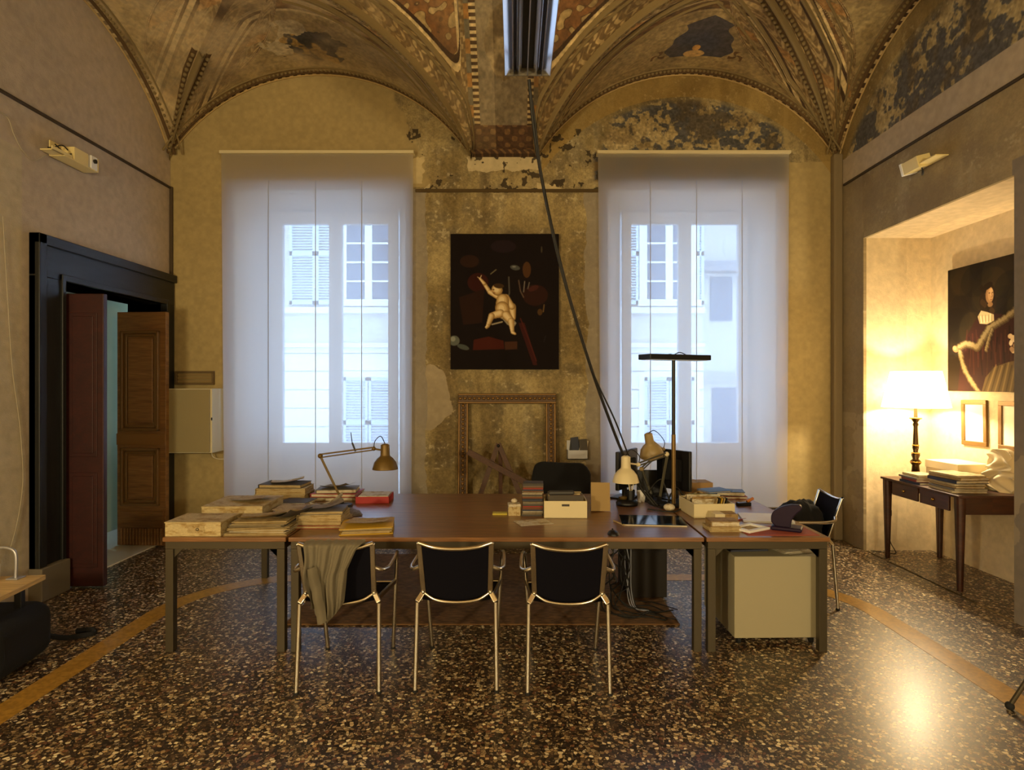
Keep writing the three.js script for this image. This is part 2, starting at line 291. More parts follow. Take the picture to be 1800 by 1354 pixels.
const M = {
  floor: phy({ map: terrazzo, roughness: 0.42, clearcoat: 0.4, clearcoatRoughness: 0.27, bumpMap: terrazzo, bumpScale: 0.0012 }),
  band: phy({ color: 0xb48a3a, roughness: 0.3, clearcoat: 0.4, clearcoatRoughness: 0.18, map: tex(256, 256, (u, v) => mulc([255, 250, 240], 0.75 + 0.35 * fbm(u * 60, v * 60, 3, 760))) }),
  back: std(0xffffff, 0.92, { map: backWallTex, bumpMap: backWallTex, bumpScale: 0.006 }),
  right: std(0xffffff, 0.93, { map: rightWallTex, bumpMap: rightWallTex, bumpScale: 0.006 }),
  left: std(0xffffff, 0.92, { map: leftWallTex, bumpMap: wallBump, bumpScale: 0.003 }),
  plaster: std(0xffffff, 0.92, { map: plasterTex, bumpMap: wallBump, bumpScale: 0.003 }),
  reveal: std(0xdcd8cf, 0.85),
  vault: std(0xffffff, 0.9, { map: vaultTex, bumpMap: vaultTex, bumpScale: 0.012 }),
  stucco: std(0x8e7a50, 0.85, { bumpMap: grainBump, bumpScale: 0.004 }),
  stuccoDark: std(0x604828, 0.85, { bumpMap: grainBump, bumpScale: 0.004 }),
  stuccoPale: std(0xb89c66, 0.85),
  stone: phy({ color: 0x1d1f1e, roughness: 0.42, map: tex(256, 256, (u, v) => mulc([255, 250, 245], 0.6 + 0.6 * fbm(u * 9, v * 9, 5, 780))) }),
  marble: std(0xd8d0b4, 0.35),
  teal: std(0xffffff, 0.85, { map: tex(256, 256, (u, v) => mixc([198, 204, 168], [166, 174, 142], fbm(u * 8, v * 8, 4, 790))) }),
  white: std(0xe8e8e4, 0.5), whiteFrame: std(0xe2e4e6, 0.5),
  steel: std(0x4c4434, 0.42, { metalness: 0.5 }),
  chrome: std(0xd8d2c4, 0.17, { metalness: 1 }),
  mesh: phy({ color: 0x0a0912, roughness: 0.9, specularIntensity: 0.25, side: THREE.DoubleSide }),
  black: std(0x0d0d0f, 0.45), blackMatte: std(0x0a0a0d, 0.95), blackGloss: phy({ color: 0x08090c, roughness: 0.12 }),
  rubber: std(0x121212, 0.85),
  bronze: std(0x6a5426, 0.42, { metalness: 0.35 }),
  cream: std(0xd6c9a0, 0.45), creamBox: std(0xc4b48a, 0.8, { map: agedMap }), card: std(0xa88e60, 0.8, { map: agedMap }), paper: std(0xd6d0c0, 0.85, { map: agedMap }), paperTan: std(0xb5a37a, 0.85, { map: agedMap }), greyPaper: std(0x857c6a, 0.85, { map: agedMap }),
  red: std(0xa02420, 0.6), yellow: std(0xc9a227, 0.7), darkFolder: std(0x4a443c, 0.8), blue: std(0x3b5c8c, 0.6), brownBox: std(0x9c7c50, 0.85),
  gold: std(0x7c5c2c, 0.45, { metalness: 0.4 }), goldDark: std(0x4a3318, 0.5, { metalness: 0.25 }),
  brass: std(0xb98c3c, 0.22, { metalness: 1 }),
  alu: std(0xdfe1e6, 0.2, { metalness: 1 }), aluDull: std(0xb9bac0, 0.45, { metalness: 0.8 }),
  glass: phy({ color: 0xffffff, roughness: 0, transmission: 1, thickness: 0, ior: 1.45 }),
  sheer: phy({ color: 0xe9e7e2, roughness: 0.78, transmission: 0.88, thickness: 0, ior: 1.05, specularIntensity: 0.1, side: THREE.DoubleSide }),
  seam: phy({ color: 0xb9bcc4, roughness: 0.9, transmission: 0.2, thickness: 0, specularIntensity: 0.1 }),
  rug: std(0xffffff, 0.98, { map: tex(256, 256, (u, v) => mulc([104, 74, 42], 0.7 + 0.55 * fbm(u * 90, v * 90, 2, 800))) }),
  cable: std(0x16140f, 0.6), cableWhite: std(0xcfc4a4, 0.6),
  facade: std(0xffffff, 0.95, { map: tex(512, 512, (u, v) => wash(u * 6, v * 6, 810, [226, 218, 200])) }), facadeTrim: std(0xeceae2, 0.9), shutter: std(0xc9d2d6, 0.8), darkGlass: phy({ color: 0x4a5664, roughness: 0.08 }),
  street: std(0x6a6a6a, 0.9), facadeB: std(0xc8c2b4, 0.95),
};

// ------------------------------------------------------------------ floor and vault
{
  const W = 2;                                                // the floor runs under the walls and into the recesses
  const g = uvBy(span(-5.2, XR + 1.2, -0.12, 0, -ZB - 0.9, -ZF + 0.3), (x, y, z) => [x, z]);
  const floor = struct('floor', g, M.floor);
  // the ochre border strip laid into the terrazzo, a rounded rectangle
  const ring = (hx, z0, z1, r) => { const s = new THREE.Shape(), x0 = -hx + 0.02, x1 = hx + 0.02; s.moveTo(x0 + r, z0); s.lineTo(x1 - r, z0); s.absarc(x1 - r, z0 + r, r, -PI / 2, 0); s.lineTo(x1, z1 - r); s.absarc(x1 - r, z1 - r, r, 0, PI / 2); s.lineTo(x0 + r, z1); s.absarc(x0 + r, z1 - r, r, PI / 2, PI); s.lineTo(x0, z0 + r); s.absarc(x0 + r, z0 + r, r, PI, 1.5 * PI); return s; };
  const out = ring(2.75, -3.4, 5.48, 0.95), inn = ring(2.585, -3.235, 5.315, 0.785); out.holes.push(inn);
  const bg = new THREE.ExtrudeGeometry(out, { depth: 0.004, bevelEnabled: false, curveSegments: 24 }).rotateX(-PI / 2).translate(0, -0.002, 0);
  mesh('inlay_band', uvBy(bg, (x, y, z) => [x, z]), M.band, floor);
  const NX = 200, NZ = 300;
  const cg = grid(NX, NZ, (u, v) => { const x = XL + u * WB, Z = ZF + v * WS; return [x, vault(x, Z), -Z]; });
  uvBy(cg, (x, y, z) => [(x - XL) / WB, (-z - VZ0) / VD]);
  const ceiling = struct('ceiling', cg, M.vault);
  struct('roof', span(XL - 0.8, XR + 0.8, 6.3, 6.5, -ZB - 0.8, -ZF + 0.6), M.white);
  // stucco ribs along the groins, low and broad, with bead courses, and the mouldings of the arches
  const bead = new THREE.SphereGeometry(0.021, 6, 5);
  function groin(l, side) {                                   // the groin of a cell on one side: place in the cell and the way into the cell
    const pts = [];
    for (let i = 0; i <= 80; i++) {
      const u = side * l.w * (1 - 0.94 * Math.pow(i / 80, 1.5));
      let a = 0.0005, b = 2.5;
      const f = (d) => { const [x, Z] = place(l, u, d); let best = mainVault(x, Z); for (const o of lunettes) if (o !== l) best = Math.max(best, cellVault(o, x, Z)); return best - cellVault(l, x, Z); };
      if (f(b) < 0) continue;
      for (let k = 0; k < 30; k++) { const m = (a + b) / 2; if (f(m) < 0) a = m; else b = m; }
      pts.push([u, b]);
    }
    return pts.map(([u, d], i) => { const p = pts[Math.max(0, i - 2)], q = pts[Math.min(pts.length - 1, i + 2)], du = Math.abs(q[0] - p[0]), dd = Math.abs(q[1] - p[1]), L = Math.hypot(du, dd) || 1; return [u, d, -side * dd / L, -du / L, Math.min(1, d / 0.55)]; });
  }
  const onGroin = (l, p, s) => { const [x, Z] = place(l, p[0] + p[2] * s * p[4], Math.max(0.004, p[1] + p[3] * s * p[4])); return [x, vault(x, Z), -Z]; };
  const ribbon = (l, pts, s0, s1, h) => grid(pts.length - 1, 6, (a, v) => { const p = pts[Math.round(a * (pts.length - 1))], q = onGroin(l, p, s0 + (s1 - s0) * v); q[1] += 0.004 - (h + 0.004) * Math.pow(Math.sin(PI * v), 0.6); return q; });
  for (const l of lunettes.slice(0, 7)) {
    if (l.wall !== 'back' && Math.abs(l.c - 5.07) > 0.1) continue;
    for (const side of [-1, 1]) {
      const corner = l.wall === 'back' ? (l.c < 0 ? side < 0 : side > 0) : side > 0;
      let pts = groin(l, side); const ruined = l === lunettes[0] && side < 0 || l.wall === 'left';
      if (pts.length < 8) continue;
      if (ruined) pts = pts.slice(0, Math.floor(pts.length * 0.62));
      const bands = [[-0.025, 0.03, 0.055, M.stucco, 'groin_rib'], [0.035, 0.095, 0.012, M.stuccoDark, 'bead_bed'], [0.195, 0.235, 0.030, M.stucco, 'inner_fillet'], [0.255, 0.275, 0.016, M.stucco, 'thin_fillet'], [0.36, 0.385, 0.018, M.stucco, 'panel_fillet']];
      if (!corner) bands.push([-0.215, -0.175, 0.034, M.stucco, 'outer_fillet'], [-0.15, -0.13, 0.018, M.stucco, 'thin_fillet']);
      for (const [s0, s1, h, m, nm] of ruined ? bands.slice(0, 2) : bands) mesh(nm, ribbon(l, pts, s0, s1, h), m, ceiling);
      const curve = new THREE.CatmullRomCurve3(pts.map((p) => V(...onGroin(l, p, 0.066)))), n = Math.floor(curve.getLength() / 0.062), beads = [];
      for (let i = 1; i < n; i++) { const p = curve.getPointAt(i / n); beads.push(bead.clone().translate(p.x, p.y - 0.014, p.z)); }
      mesh('bead_course', beads, M.stucco, ceiling).userData.kind = 'stuff';
    }
    const edge = (lift, off, r, m, nm) => { const pts = []; for (let i = 0; i <= 48; i++) { const u = l.w * (i / 24 - 1), [x, Z] = place(l, u, off); pts.push(V(x, YS + arch(u, l.w) + lift, -Z)); } mesh(nm, tube(pts, r, 90, 6), m, ceiling); };
    edge(-0.002, 0.010, 0.009, M.stuccoPale, 'arch_edge');
    edge(0.012, 0.06, 0.022, M.stuccoDark, 'arch_moulding');
    edge(0.008, 0.15, 0.010, M.stucco, 'arch_fillet');
    const dent = [], nd = 76; for (let i = 1; i < nd; i++) { const u = l.w * (2 * i / nd - 1), [x, Z] = place(l, u, 0.1); dent.push(bead.clone().scale(0.8, 0.8, 0.8).translate(x, YS + arch(u, l.w) + 0.004, -Z)); }
    mesh('bead_course', dent, M.stucco, ceiling).userData.kind = 'stuff';
  }
  // the corbel block that carries the springer between the two windows
  const sh = new THREE.Shape(); sh.moveTo(0, 0); sh.lineTo(0.10, 0.0); sh.lineTo(0.13, 0.04); sh.lineTo(0.20, 0.24); sh.lineTo(0.26, 0.27); sh.lineTo(0.26, 0.31); sh.lineTo(0, 0.31);
  const cb = new THREE.ExtrudeGeometry(sh, { depth: 0.70, bevelEnabled: true, bevelSize: 0.01, bevelThickness: 0.01, bevelSegments: 2 }).rotateY(-PI / 2).translate(0.235, 4.20, -ZB);
  const corbel = mesh('corbel', uvBy(cb, (x, y, z) => [x * 2, y * 2]), std(0xffffff, 0.9, { map: tex(256, 256, (u, v) => { const q = Math.sin(u * 38 + 4 * Math.sin(v * 14)) * Math.sin(v * 34); return mulc(q > 0.25 ? [112, 84, 48] : [70, 48, 30], 0.7 + 0.6 * fbm(u * 20, v * 20, 3, 820)); }) }), ceiling);
  mesh('corbel_cap', span(-0.49, 0.26, 4.475, 4.515, -ZB, -ZB + 0.29, 0.01), M.stucco, corbel);
}

// ------------------------------------------------------------------ walls
const OPEN = [[-3.09, -1.20, -2.885, -1.385], [1.02, 2.88, 1.27, 2.75]];   // window recess at the room face, window frame outer sides
const OT = 3.84, WT = 3.73, ZW = 7.3;                        // recess top, window top, distance of the windows
{
  const s = new THREE.Shape(); s.moveTo(XL - 0.3, -0.1); s.lineTo(XR + 0.3, -0.1); s.lineTo(XR + 0.3, 6.3); s.lineTo(XL - 0.3, 6.3); s.closePath();
  for (const [a, b] of OPEN) { const h = new THREE.Path(); h.moveTo(a, 0); h.lineTo(a, OT); h.lineTo(b, OT); h.lineTo(b, 0); h.closePath(); s.holes.push(h); }
  const g = uvBy(new THREE.ExtrudeGeometry(s, { depth: 0.04, bevelEnabled: false }).translate(0, 0, -ZB - 0.04), (x, y) => [(x - XL) / WB, y / HB]);
  struct('wall_back', g, M.back);
  const so = new THREE.Shape(); so.moveTo(XL - 0.3, -0.1); so.lineTo(XR + 0.9, -0.1); so.lineTo(XR + 0.9, 6.4); so.lineTo(XL - 0.3, 6.4); so.closePath();
  for (const [, , a, b] of OPEN) { const h = new THREE.Path(); h.moveTo(a, 0.0); h.lineTo(a, WT); h.lineTo(b, WT); h.lineTo(b, 0.0); h.closePath(); so.holes.push(h); }
  struct('wall_outer', new THREE.ExtrudeGeometry(so, { depth: 0.25, bevelEnabled: false }).translate(0, 0, -ZW - 0.32), M.facadeB);
  OPEN.forEach(([a, b, c, d]) => {
    const z0 = -ZB - 0.04, z1 = -ZW - 0.07;
    struct('wall_reveal', [quad([a, 0, z0], [c, 0, z1], [c, WT, z1], [a, OT, z0]), quad([d, 0, z1], [b, 0, z0], [b, OT, z0], [d, WT, z1]), quad([a, OT, z0], [c, WT, z1], [d, WT, z1], [b, OT, z0]), span(a, b, 0, 0.012, z1, z0)], M.reveal);
  });
}
{ // left wall with the doorway
  const T = 0.35, D0 = 5.08, D1 = 6.56, DH = 2.55;
  const s = new THREE.Shape(); s.moveTo(-ZB - 0.5, -0.1); s.lineTo(-ZF + 0.3, -0.1); s.lineTo(-ZF + 0.3, 6.3); s.lineTo(-ZB - 0.5, 6.3); s.closePath();
  const h = new THREE.Path(); h.moveTo(-D1, 0); h.lineTo(-D1, DH); h.lineTo(-D0, DH); h.lineTo(-D0, 0); h.closePath(); s.holes.push(h);
  const g = new THREE.ExtrudeGeometry(s, { depth: T, bevelEnabled: false }).rotateY(-PI / 2).translate(XL, 0, 0);   // shape x runs along world z
  struct('wall_left', uvBy(g, (x, y, z) => [(-z - ZF) / WS, y / HB]), M.left);
  // dark stone surround with a stepped profile
  const dr = new THREE.Group(); dr.name = 'door_1'; dr.userData.kind = 'structure'; scene.add(dr);
  const f0 = D0 - 0.30, f1 = ZB - 0.02, ft = 2.88, x0 = XL + 0.001;
  const sm = M.stone;
  mesh('door_jamb', [span(x0, x0 + 0.055, 0, DH, -D0, -f0, 0.006), span(x0, x0 + 0.085, 0, ft, -f0 - 0.08, -f0, 0.006), span(x0, x0 + 0.075, 0, DH + 0.05, -D0 - 0.002, -D0 + 0.04, 0.006)], sm, dr);
  mesh('door_jamb', [span(x0, x0 + 0.055, 0, DH, -f1, -D1, 0.006), span(x0, x0 + 0.075, 0, DH + 0.05, -D1 - 0.04, -D1 + 0.002, 0.006)], sm, dr);
  mesh('lintel', [span(x0, x0 + 0.055, DH, ft, -f1, -f0, 0.006), span(x0, x0 + 0.085, ft - 0.08, ft, -f1, -f0, 0.006), span(x0, x0 + 0.072, DH, DH + 0.05, -D1 - 0.04, -D0 + 0.04, 0.006)], sm, dr);
  mesh('plinth_block', span(x0, x0 + 0.11, 0, 0.26, -D0 - 0.0, -f0 + 0.01, 0.008), std(0x6c6250, 0.7), dr);
  mesh('jamb_lining', [span(XL - T, XL, 0, DH, -D1 - 0.012, -D1), span(XL - T, XL, 0, DH, -D0, -D0 + 0.012)], sm, dr);
  mesh('head_lining', span(XL - T, XL, DH, DH + 0.012, -D1, -D0), std(0x8b8268, 0.85), dr);
  mesh('threshold', [span(XL - T - 0.02, XL + 0.02, 0, 0.012, -5.86, -D0, 0.003), span(XL - T - 0.02, XL + 0.02, 0, 0.012, -D1, -5.87, 0.003)], M.marble, dr);
  // vestibule behind, open to the daylight at its far end
  struct('wall_vestibule', [span(-4.75, -4.65, -0.1, 3.4, -8.2, -4.4), span(-4.65, XL - T, -0.1, 3.4, -4.5, -4.4), span(-4.65, XL - T, -0.1, 0.9, -8.2, -8.1)], M.teal);
  struct('ceiling_vestibule', span(-4.75, XL - T + 0.01, 3.4, 3.5, -8.2, -4.4), M.white);
  struct('floor_vestibule', span(-4.65, XL - T, -0.11, 0.004, -8.2, -4.4), M.marble);
  struct('wall_vestibule_side', span(XL - T - 0.001, XL - T + 0.1, -0.1, 3.5, -8.2, -ZB - 0.49), M.teal);
  // red leaf, folded back into the room
  const red = new THREE.Group(); red.name = 'door_2'; red.userData.kind = 'structure'; red.position.set(XL + 0.005, 0.012, -D0 - 0.04); scene.add(red);
  mesh('leaf', span(0, 0.35, 0, 2.44, -0.05, 0, 0.006), redWood, red);
  for (const [a, b] of [[0.16, 0.95], [1.08, 2.28]]) mesh('panel', [span(0.07, 0.30, a, b, 0, 0.008, 0.003), span(0.10, 0.27, a + 0.03, b - 0.03, 0, 0.014, 0.004)], redWood, red);
  // panelled wooden leaf folded into the doorway
  const lf = new THREE.Group(); lf.name = 'door_3'; lf.userData.kind = 'structure'; lf.position.set(-4.165, 0.012, -6.44); lf.rotation.y = -0.06; scene.add(lf);
  const w = 0.53;
  mesh('leaf', uvBox(span(0, w, 0, 2.44, -0.055, 0, 0.005)), doorWood, lf);
  const panel = (y0, y1) => {
    const a = 0.06, b = w - 0.06;
    const p = mesh('panel', uvBox(span(a + 0.07, b - 0.07, y0 + 0.08, y1 - 0.08, 0, 0.022, 0.008)), doorWood, lf);
    for (const k of [0, 0.035]) { const d = 0.042 - k * 0.5; mesh('moulding', uvBox(merge([span(a + k, b - k, y0 + k, y0 + k + 0.026, 0, d, 0.006), span(a + k, b - k, y1 - k - 0.026, y1 - k, 0, d, 0.006), span(a + k, a + k + 0.026, y0 + k, y1 - k, 0, d, 0.006), span(b - k - 0.026, b - k, y0 + k, y1 - k, 0, d, 0.006)])), std(0x7a5a30, 0.35), p); }
  };
  panel(1.20, 2.24); panel(0.42, 1.02);
  mesh('lock_rail', uvBox(span(0.0, w, 1.05, 1.17, 0, 0.012, 0.004)), std(0x8a6230, 0.4), lf);
  mesh('kick_board', uvBox(span(0.02, w - 0.02, 0.19, 0.36, 0, 0.016, 0.004)), doorWood, lf);
  for (let i = 0; i < 14; i++) mesh('flute', cyl(0.014, 0.014, 0.17, 0.05 + i * 0.033, 0.01, 0.004, 10), doorWood, lf);
}
{ // right wall with the niche
  const N0 = 4.385, N1 = 6.28, NH = 3.19, NX = 4.25;
  const s = new THREE.Shape(); s.moveTo(-ZB - 0.5, -0.1); s.lineTo(-ZF + 0.3, -0.1); s.lineTo(-ZF + 0.3, 6.3); s.lineTo(-ZB - 0.5, 6.3); s.closePath();
  const h = new THREE.Path(); h.moveTo(-N1, 0); h.lineTo(-N1, NH); h.lineTo(-N0, NH); h.lineTo(-N0, 0); h.closePath(); s.holes.push(h);
  const g = new THREE.ExtrudeGeometry(s, { depth: 0.03, bevelEnabled: false }).rotateY(-PI / 2).translate(XR + 0.03, 0, 0);
  struct('wall_right', uvBy(g, (x, y, z) => [(-z - ZF) / WS, y / HB]), M.right);
  const u4 = (g) => uvBox(g, 4);
  struct('wall_niche', [u4(span(XR + 0.03, NX + 0.15, -0.1, NH + 0.15, -N1 - 0.12, -N1)), u4(span(XR + 0.03, NX + 0.15, -0.1, NH + 0.15, -N0, -N0 + 0.12)), u4(span(NX, NX + 0.15, -0.1, NH + 0.15, -N1, -N0))], M.plaster);
  struct('ceiling_niche', u4(span(XR + 0.03, NX + 0.15, NH, NH + 0.15, -N1, -N0)), M.plaster);
}
struct('wall_front', span(XL - 0.35, XR + 0.35, -0.1, 6.3, -ZF, -ZF + 0.2), M.left);
// corner pier and pipes at the ends of the back wall, worn cornice ledge between the windows
struct('trim_1', span(XR - 0.10, XR, 0, 4.2, -ZB, -ZB + 0.09, 0.02), std(0x8c7b5c, 0.92, { bumpMap: grainBump, bumpScale: 0.004 }));
struct('trim_2', span(XL, XL + 0.035, 0, 3.86, -ZB, -ZB + 0.03, 0.01), std(0x4a3c28, 0.9));
struct('trim_3', span(-1.09, 0.94, 3.80, 3.835, -ZB, -ZB + 0.025, 0.008), std(0x6f5a34, 0.95, { bumpMap: grainBump, bumpScale: 0.01 }));

// ------------------------------------------------------------------ windows and shades
OPEN.forEach(([, , a, b], k) => {
  const w = new THREE.Group(); w.name = `window_${k + 1}`; w.userData.kind = 'structure'; scene.add(w);
  const z = -ZW, zf = z + 0.05, zb = z - 0.03, gl = k ? [1.372, 2.635] : [-2.736, -1.493], mid = (gl[0] + gl[1]) / 2, m = 0.075, G0 = 1.004, G1 = 3.585;
  mesh('window_frame', [span(a, a + 0.06, 0.012, WT, zb, zf, 0.004), span(b - 0.06, b, 0.012, WT, zb, zf, 0.004), span(a + 0.06, b - 0.06, WT - 0.06, WT, zb, zf, 0.004)], M.whiteFrame, w);
  for (const [l, r, g0, g1] of [[a + 0.062, mid - 0.002, gl[0], mid - m], [mid + 0.002, b - 0.062, mid + m, gl[1]]]) {
    const leaf = mesh('casement', [span(l, g0, 0.03, WT - 0.062, zb + 0.01, zf + 0.01, 0.005), span(g1, r, 0.03, WT - 0.062, zb + 0.01, zf + 0.01, 0.005), span(g0, g1, G1, WT - 0.062, zb + 0.01, zf + 0.01, 0.005), span(g0, g1, G0 - 0.1, G0, zb + 0.01, zf + 0.01, 0.005), span(g0, g1, 0.03, 0.14, zb + 0.01, zf + 0.01, 0.005)], M.whiteFrame, w);
    mesh('pane', span(g0, g1, G0, G1, z - 0.002, z + 0.002), M.glass, leaf);
    mesh('lower_panel', [span(g0, g1, 0.14, G0 - 0.1, z - 0.008, z + 0.012), span(g0 + 0.06, g1 - 0.06, 0.2, G0 - 0.16, z + 0.012, z + 0.024, 0.005)], M.whiteFrame, leaf);
  }
});
[[-3.18, -1.10, 'white sheer roller shade over the window beside the open door', [472, 555, 636]], [0.90, 2.97, 'white sheer roller shade over the window behind the tall black lamp', [1143, 1224, 1304]]].forEach(([a, b, label, seams], k) => {
  const sh = thing('roller_shade', label, 'shade', [0, 0, 0], 0, 'roller shades');
  const z = -6.66, top = 4.2, bot = 0.12;
  mesh('fabric', grid(40, 30, (u, v) => { const y = bot + (top - bot) * v, n = 0.035 * (1 - v), l = a + n, r = b - n * 0.6, x = l + (r - l) * u; return [x, y, z + 0.006 * Math.sin(u * 19 + v * 2) * (1 - v)]; }), M.sheer, sh);
  mesh('head_rail', span(a - 0.01, b + 0.01, top - 0.012, top + 0.022, -ZB + 0.001, z + 0.035, 0.006), M.cream, sh);
  mesh('bottom_bar', rod([a + 0.03, bot, z], [b - 0.02, bot, z], 0.012), M.aluDull, sh);
  for (const px of seams) { const x = (px - 905) * 6.66 / F; mesh('seam', span(x - 0.004, x + 0.004, bot, 3.9, z + 0.007, z + 0.010), M.seam, sh); }
});

// ------------------------------------------------------------------ the street outside
{
  const zf = -14;
  const fac = thing('facade', 'pale plastered house front across the street behind both windows', 'building');
  mesh('front_wall', uvBox(span(-14, 4.28, -6, 13, zf - 0.4, zf), 6), M.facade, fac);
  for (const [y0, y1, d] of [[3.30, 3.44, 0.10], [2.52, 2.62, 0.14], [2.40, 2.52, 0.07], [7.0, 7.25, 0.2]]) mesh('cornice', span(-14, 4.3, y0, y1, zf, zf + d, 0.01), M.facadeTrim, fac);
  for (let i = 0; i < 7; i++) mesh('rustic_course', span(-14, 4.29, 2.0 - i * 0.42, 2.39 - i * 0.42, zf, zf + 0.03, 0.012), M.facadeTrim, fac);
  const shutter = (x0, x1, y0, y1, par) => {
    const s = mesh('shutter', [span(x0, x0 + 0.06, y0, y1, zf + 0.04, zf + 0.09), span(x1 - 0.06, x1, y0, y1, zf + 0.04, zf + 0.09), span(x0, x1, y0, y0 + 0.08, zf + 0.04, zf + 0.09), span(x0, x1, y1 - 0.08, y1, zf + 0.04, zf + 0.09), span(x0, x1, (y0 + y1) / 2 - 0.05, (y0 + y1) / 2 + 0.05, zf + 0.04, zf + 0.09)], M.shutter, par);
    const sl = []; for (let y = y0 + 0.1; y < y1 - 0.08; y += 0.062) sl.push(bx(x1 - x0 - 0.12, 0.012, 0.05).rotateX(0.7).translate((x0 + x1) / 2, y, zf + 0.065));
    mesh('louvres', sl, M.shutter, s).userData.kind = 'stuff';
  };
  const win = (x0, x1, y0, y1, shut) => {
    const w = mesh('window', [span(x0 - 0.12, x0, y0 - 0.12, y1 + 0.12, zf, zf + 0.08), span(x1, x1 + 0.12, y0 - 0.12, y1 + 0.12, zf, zf + 0.08), span(x0, x1, y1, y1 + 0.14, zf, zf + 0.08), span(x0 - 0.15, x1 + 0.15, y0 - 0.14, y0, zf, zf + 0.14)], M.facadeTrim, fac);
    if (shut) { shutter(x0, (x0 + x1) / 2 - 0.01, y0, y1, fac); shutter((x0 + x1) / 2 + 0.01, x1, y0, y1, fac); return; }
    const mx = (x0 + x1) / 2, rows = 5, h = (y1 - y0) / rows;
    mesh('sash', [span(x0, x0 + 0.06, y0, y1, zf + 0.01, zf + 0.06), span(x1 - 0.06, x1, y0, y1, zf + 0.01, zf + 0.06), span(mx - 0.08, mx + 0.08, y0, y1, zf + 0.01, zf + 0.07), ...Array.from({ length: rows + 1 }, (_, i) => span(x0, x1, y0 + i * h - 0.02, y0 + i * h + 0.02, zf + 0.012, zf + 0.055))], M.facadeTrim, w);
    for (let i = 0; i < rows; i++) for (const [p, q] of [[x0 + 0.06, mx - 0.08], [mx + 0.08, x1 - 0.06]]) mesh('pane', span(p, q, y0 + i * h + 0.02, y0 + (i + 1) * h - 0.02, zf + 0.015, zf + 0.025), M.darkGlass, w);
  };
  for (const c of [-3.32, 3.5, -10.2]) {
    win(c - 0.56, c + 0.56, 3.6, 5.75, false);
    shutter(c - 1.78, c - 1.2, 3.5, 5.8, fac); shutter(c - 1.18, c - 0.70, 3.5, 5.8, fac);
    if (c < 0) shutter(c + 0.70, c + 1.28, 3.5, 5.8, fac); else shutter(c + 0.62, c + 0.78, 3.5, 5.8, fac);
    win(c - 0.56, c + 0.56, -0.2, 1.85, true);
  }
  const side = thing('house', 'set back house with a dark window right of the facing front', 'building');
  mesh('front_wall', span(4.3, 14, -6, 13, zf - 2.2, zf - 1.6), M.facadeB, side);
  mesh('ledge', span(4.3, 14, 4.5, 4.75, zf - 1.6, zf - 1.2, 0.01), std(0x8f8c88, 0.9), side);
  mesh('window', span(4.95, 5.5, 3.3, 4.4, zf - 1.6, zf - 1.56), M.darkGlass, side);
  mesh('window', span(5.0, 5.9, 0.2, 1.6, zf - 1.6, zf - 1.56), M.darkGlass, side);
  mesh('base_band', span(4.3, 14, 1.75, 1.95, zf - 1.6, zf - 1.45, 0.01), std(0xa8a49c, 0.9), side);
  struct('ground', span(-16, 16, -6.2, -6, -16.5, -7.6), M.street);
}

// ------------------------------------------------------------------ lamps that light the room, behind the camera, and the lamp in the niche
const globeGlass = std(0xfff0d0, 0.6, { emissive: new THREE.Color(1.0, 0.72, 0.38), emissiveIntensity: 6 });
function standingLamp(label, x, z, cd) {
  const l = thing('floor_lamp', label, 'lamp', [x, 0, z]);
  mesh('base', lathe([[0, 0], [0.16, 0], [0.16, 0.015], [0.03, 0.03], [0, 0.03]]), M.black, l);
  mesh('pole', cyl(0.012, 0.012, 1.95, 0, 0.03, 0), M.brass, l);
  mesh('globe_shade', new THREE.SphereGeometry(0.17, 24, 16).translate(0, 2.13, 0), globeGlass, l);
  const p = new THREE.PointLight(WARM, cd); p.position.set(0, 2.13, 0); p.castShadow = true; p.shadow.radius = 8; l.add(p);
}
standingLamp('globe floor lamp standing left of the camera', -2.7, 1.6, LAMP_POWER.left);
standingLamp('globe floor lamp standing right of the camera', 2.3, 2.2, LAMP_POWER.right);

// ------------------------------------------------------------------ tables
const TF = -3.88, TBK = -5.43, TY = 0.73;
function desk(name, label, x0, x1) {
  const cx = (x0 + x1) / 2, w = x1 - x0, d = TF - TBK, t = thing(name, label, 'table', [cx, 0, (TF + TBK) / 2]);
  mesh('tabletop', uvBox(rb(w, 0.028, d, 0.004, 0, TY - 0.014, 0), 1.2), tableWood, t);
  const hw = w / 2 - 0.012, hd = d / 2 - 0.012;
  mesh('apron', [span(-hw, hw, TY - 0.076, TY - 0.0285, hd - 0.03, hd, 0.002), span(-hw, hw, TY - 0.076, TY - 0.0285, -hd, -hd + 0.03, 0.002), span(-hw, -hw + 0.03, TY - 0.076, TY - 0.0285, -hd + 0.03, hd - 0.03, 0.002), span(hw - 0.03, hw, TY - 0.076, TY - 0.0285, -hd + 0.03, hd - 0.03, 0.002)], M.steel, t);
  for (const sx of [-1, 1]) for (const sz of [-1, 1]) {
    const g = new THREE.Shape(); g.moveTo(0, 0); g.lineTo(0.055, 0); g.lineTo(0, -0.055); g.closePath();
    const gus = new THREE.ExtrudeGeometry(g, { depth: 0.02, bevelEnabled: false }); if (sx > 0) gus.scale(-1, 1, 1);
    mesh('leg', [span(sx * hw - (sx > 0 ? 0.05 : 0), sx * hw + (sx > 0 ? 0 : 0.05), 0, TY - 0.077, sz * hd - (sz > 0 ? 0.05 : 0), sz * hd + (sz > 0 ? 0 : 0.05), 0.003), tr(gus, sx * (hw - 0.05), TY - 0.077, sz * (hd - 0.025) - 0.01)], M.steel, t);
  }
  return t;
}
desk('side_desk', 'narrow wooden steel-legged desk at the left covered with old papers', -2.225, -1.445);
desk('conference_table', 'long wooden steel-legged table in the middle with three chairs pushed up', -1.43, 1.195);
desk('side_desk', 'narrow wooden steel-legged desk at the right above the white cabinet', 1.21, 1.99);

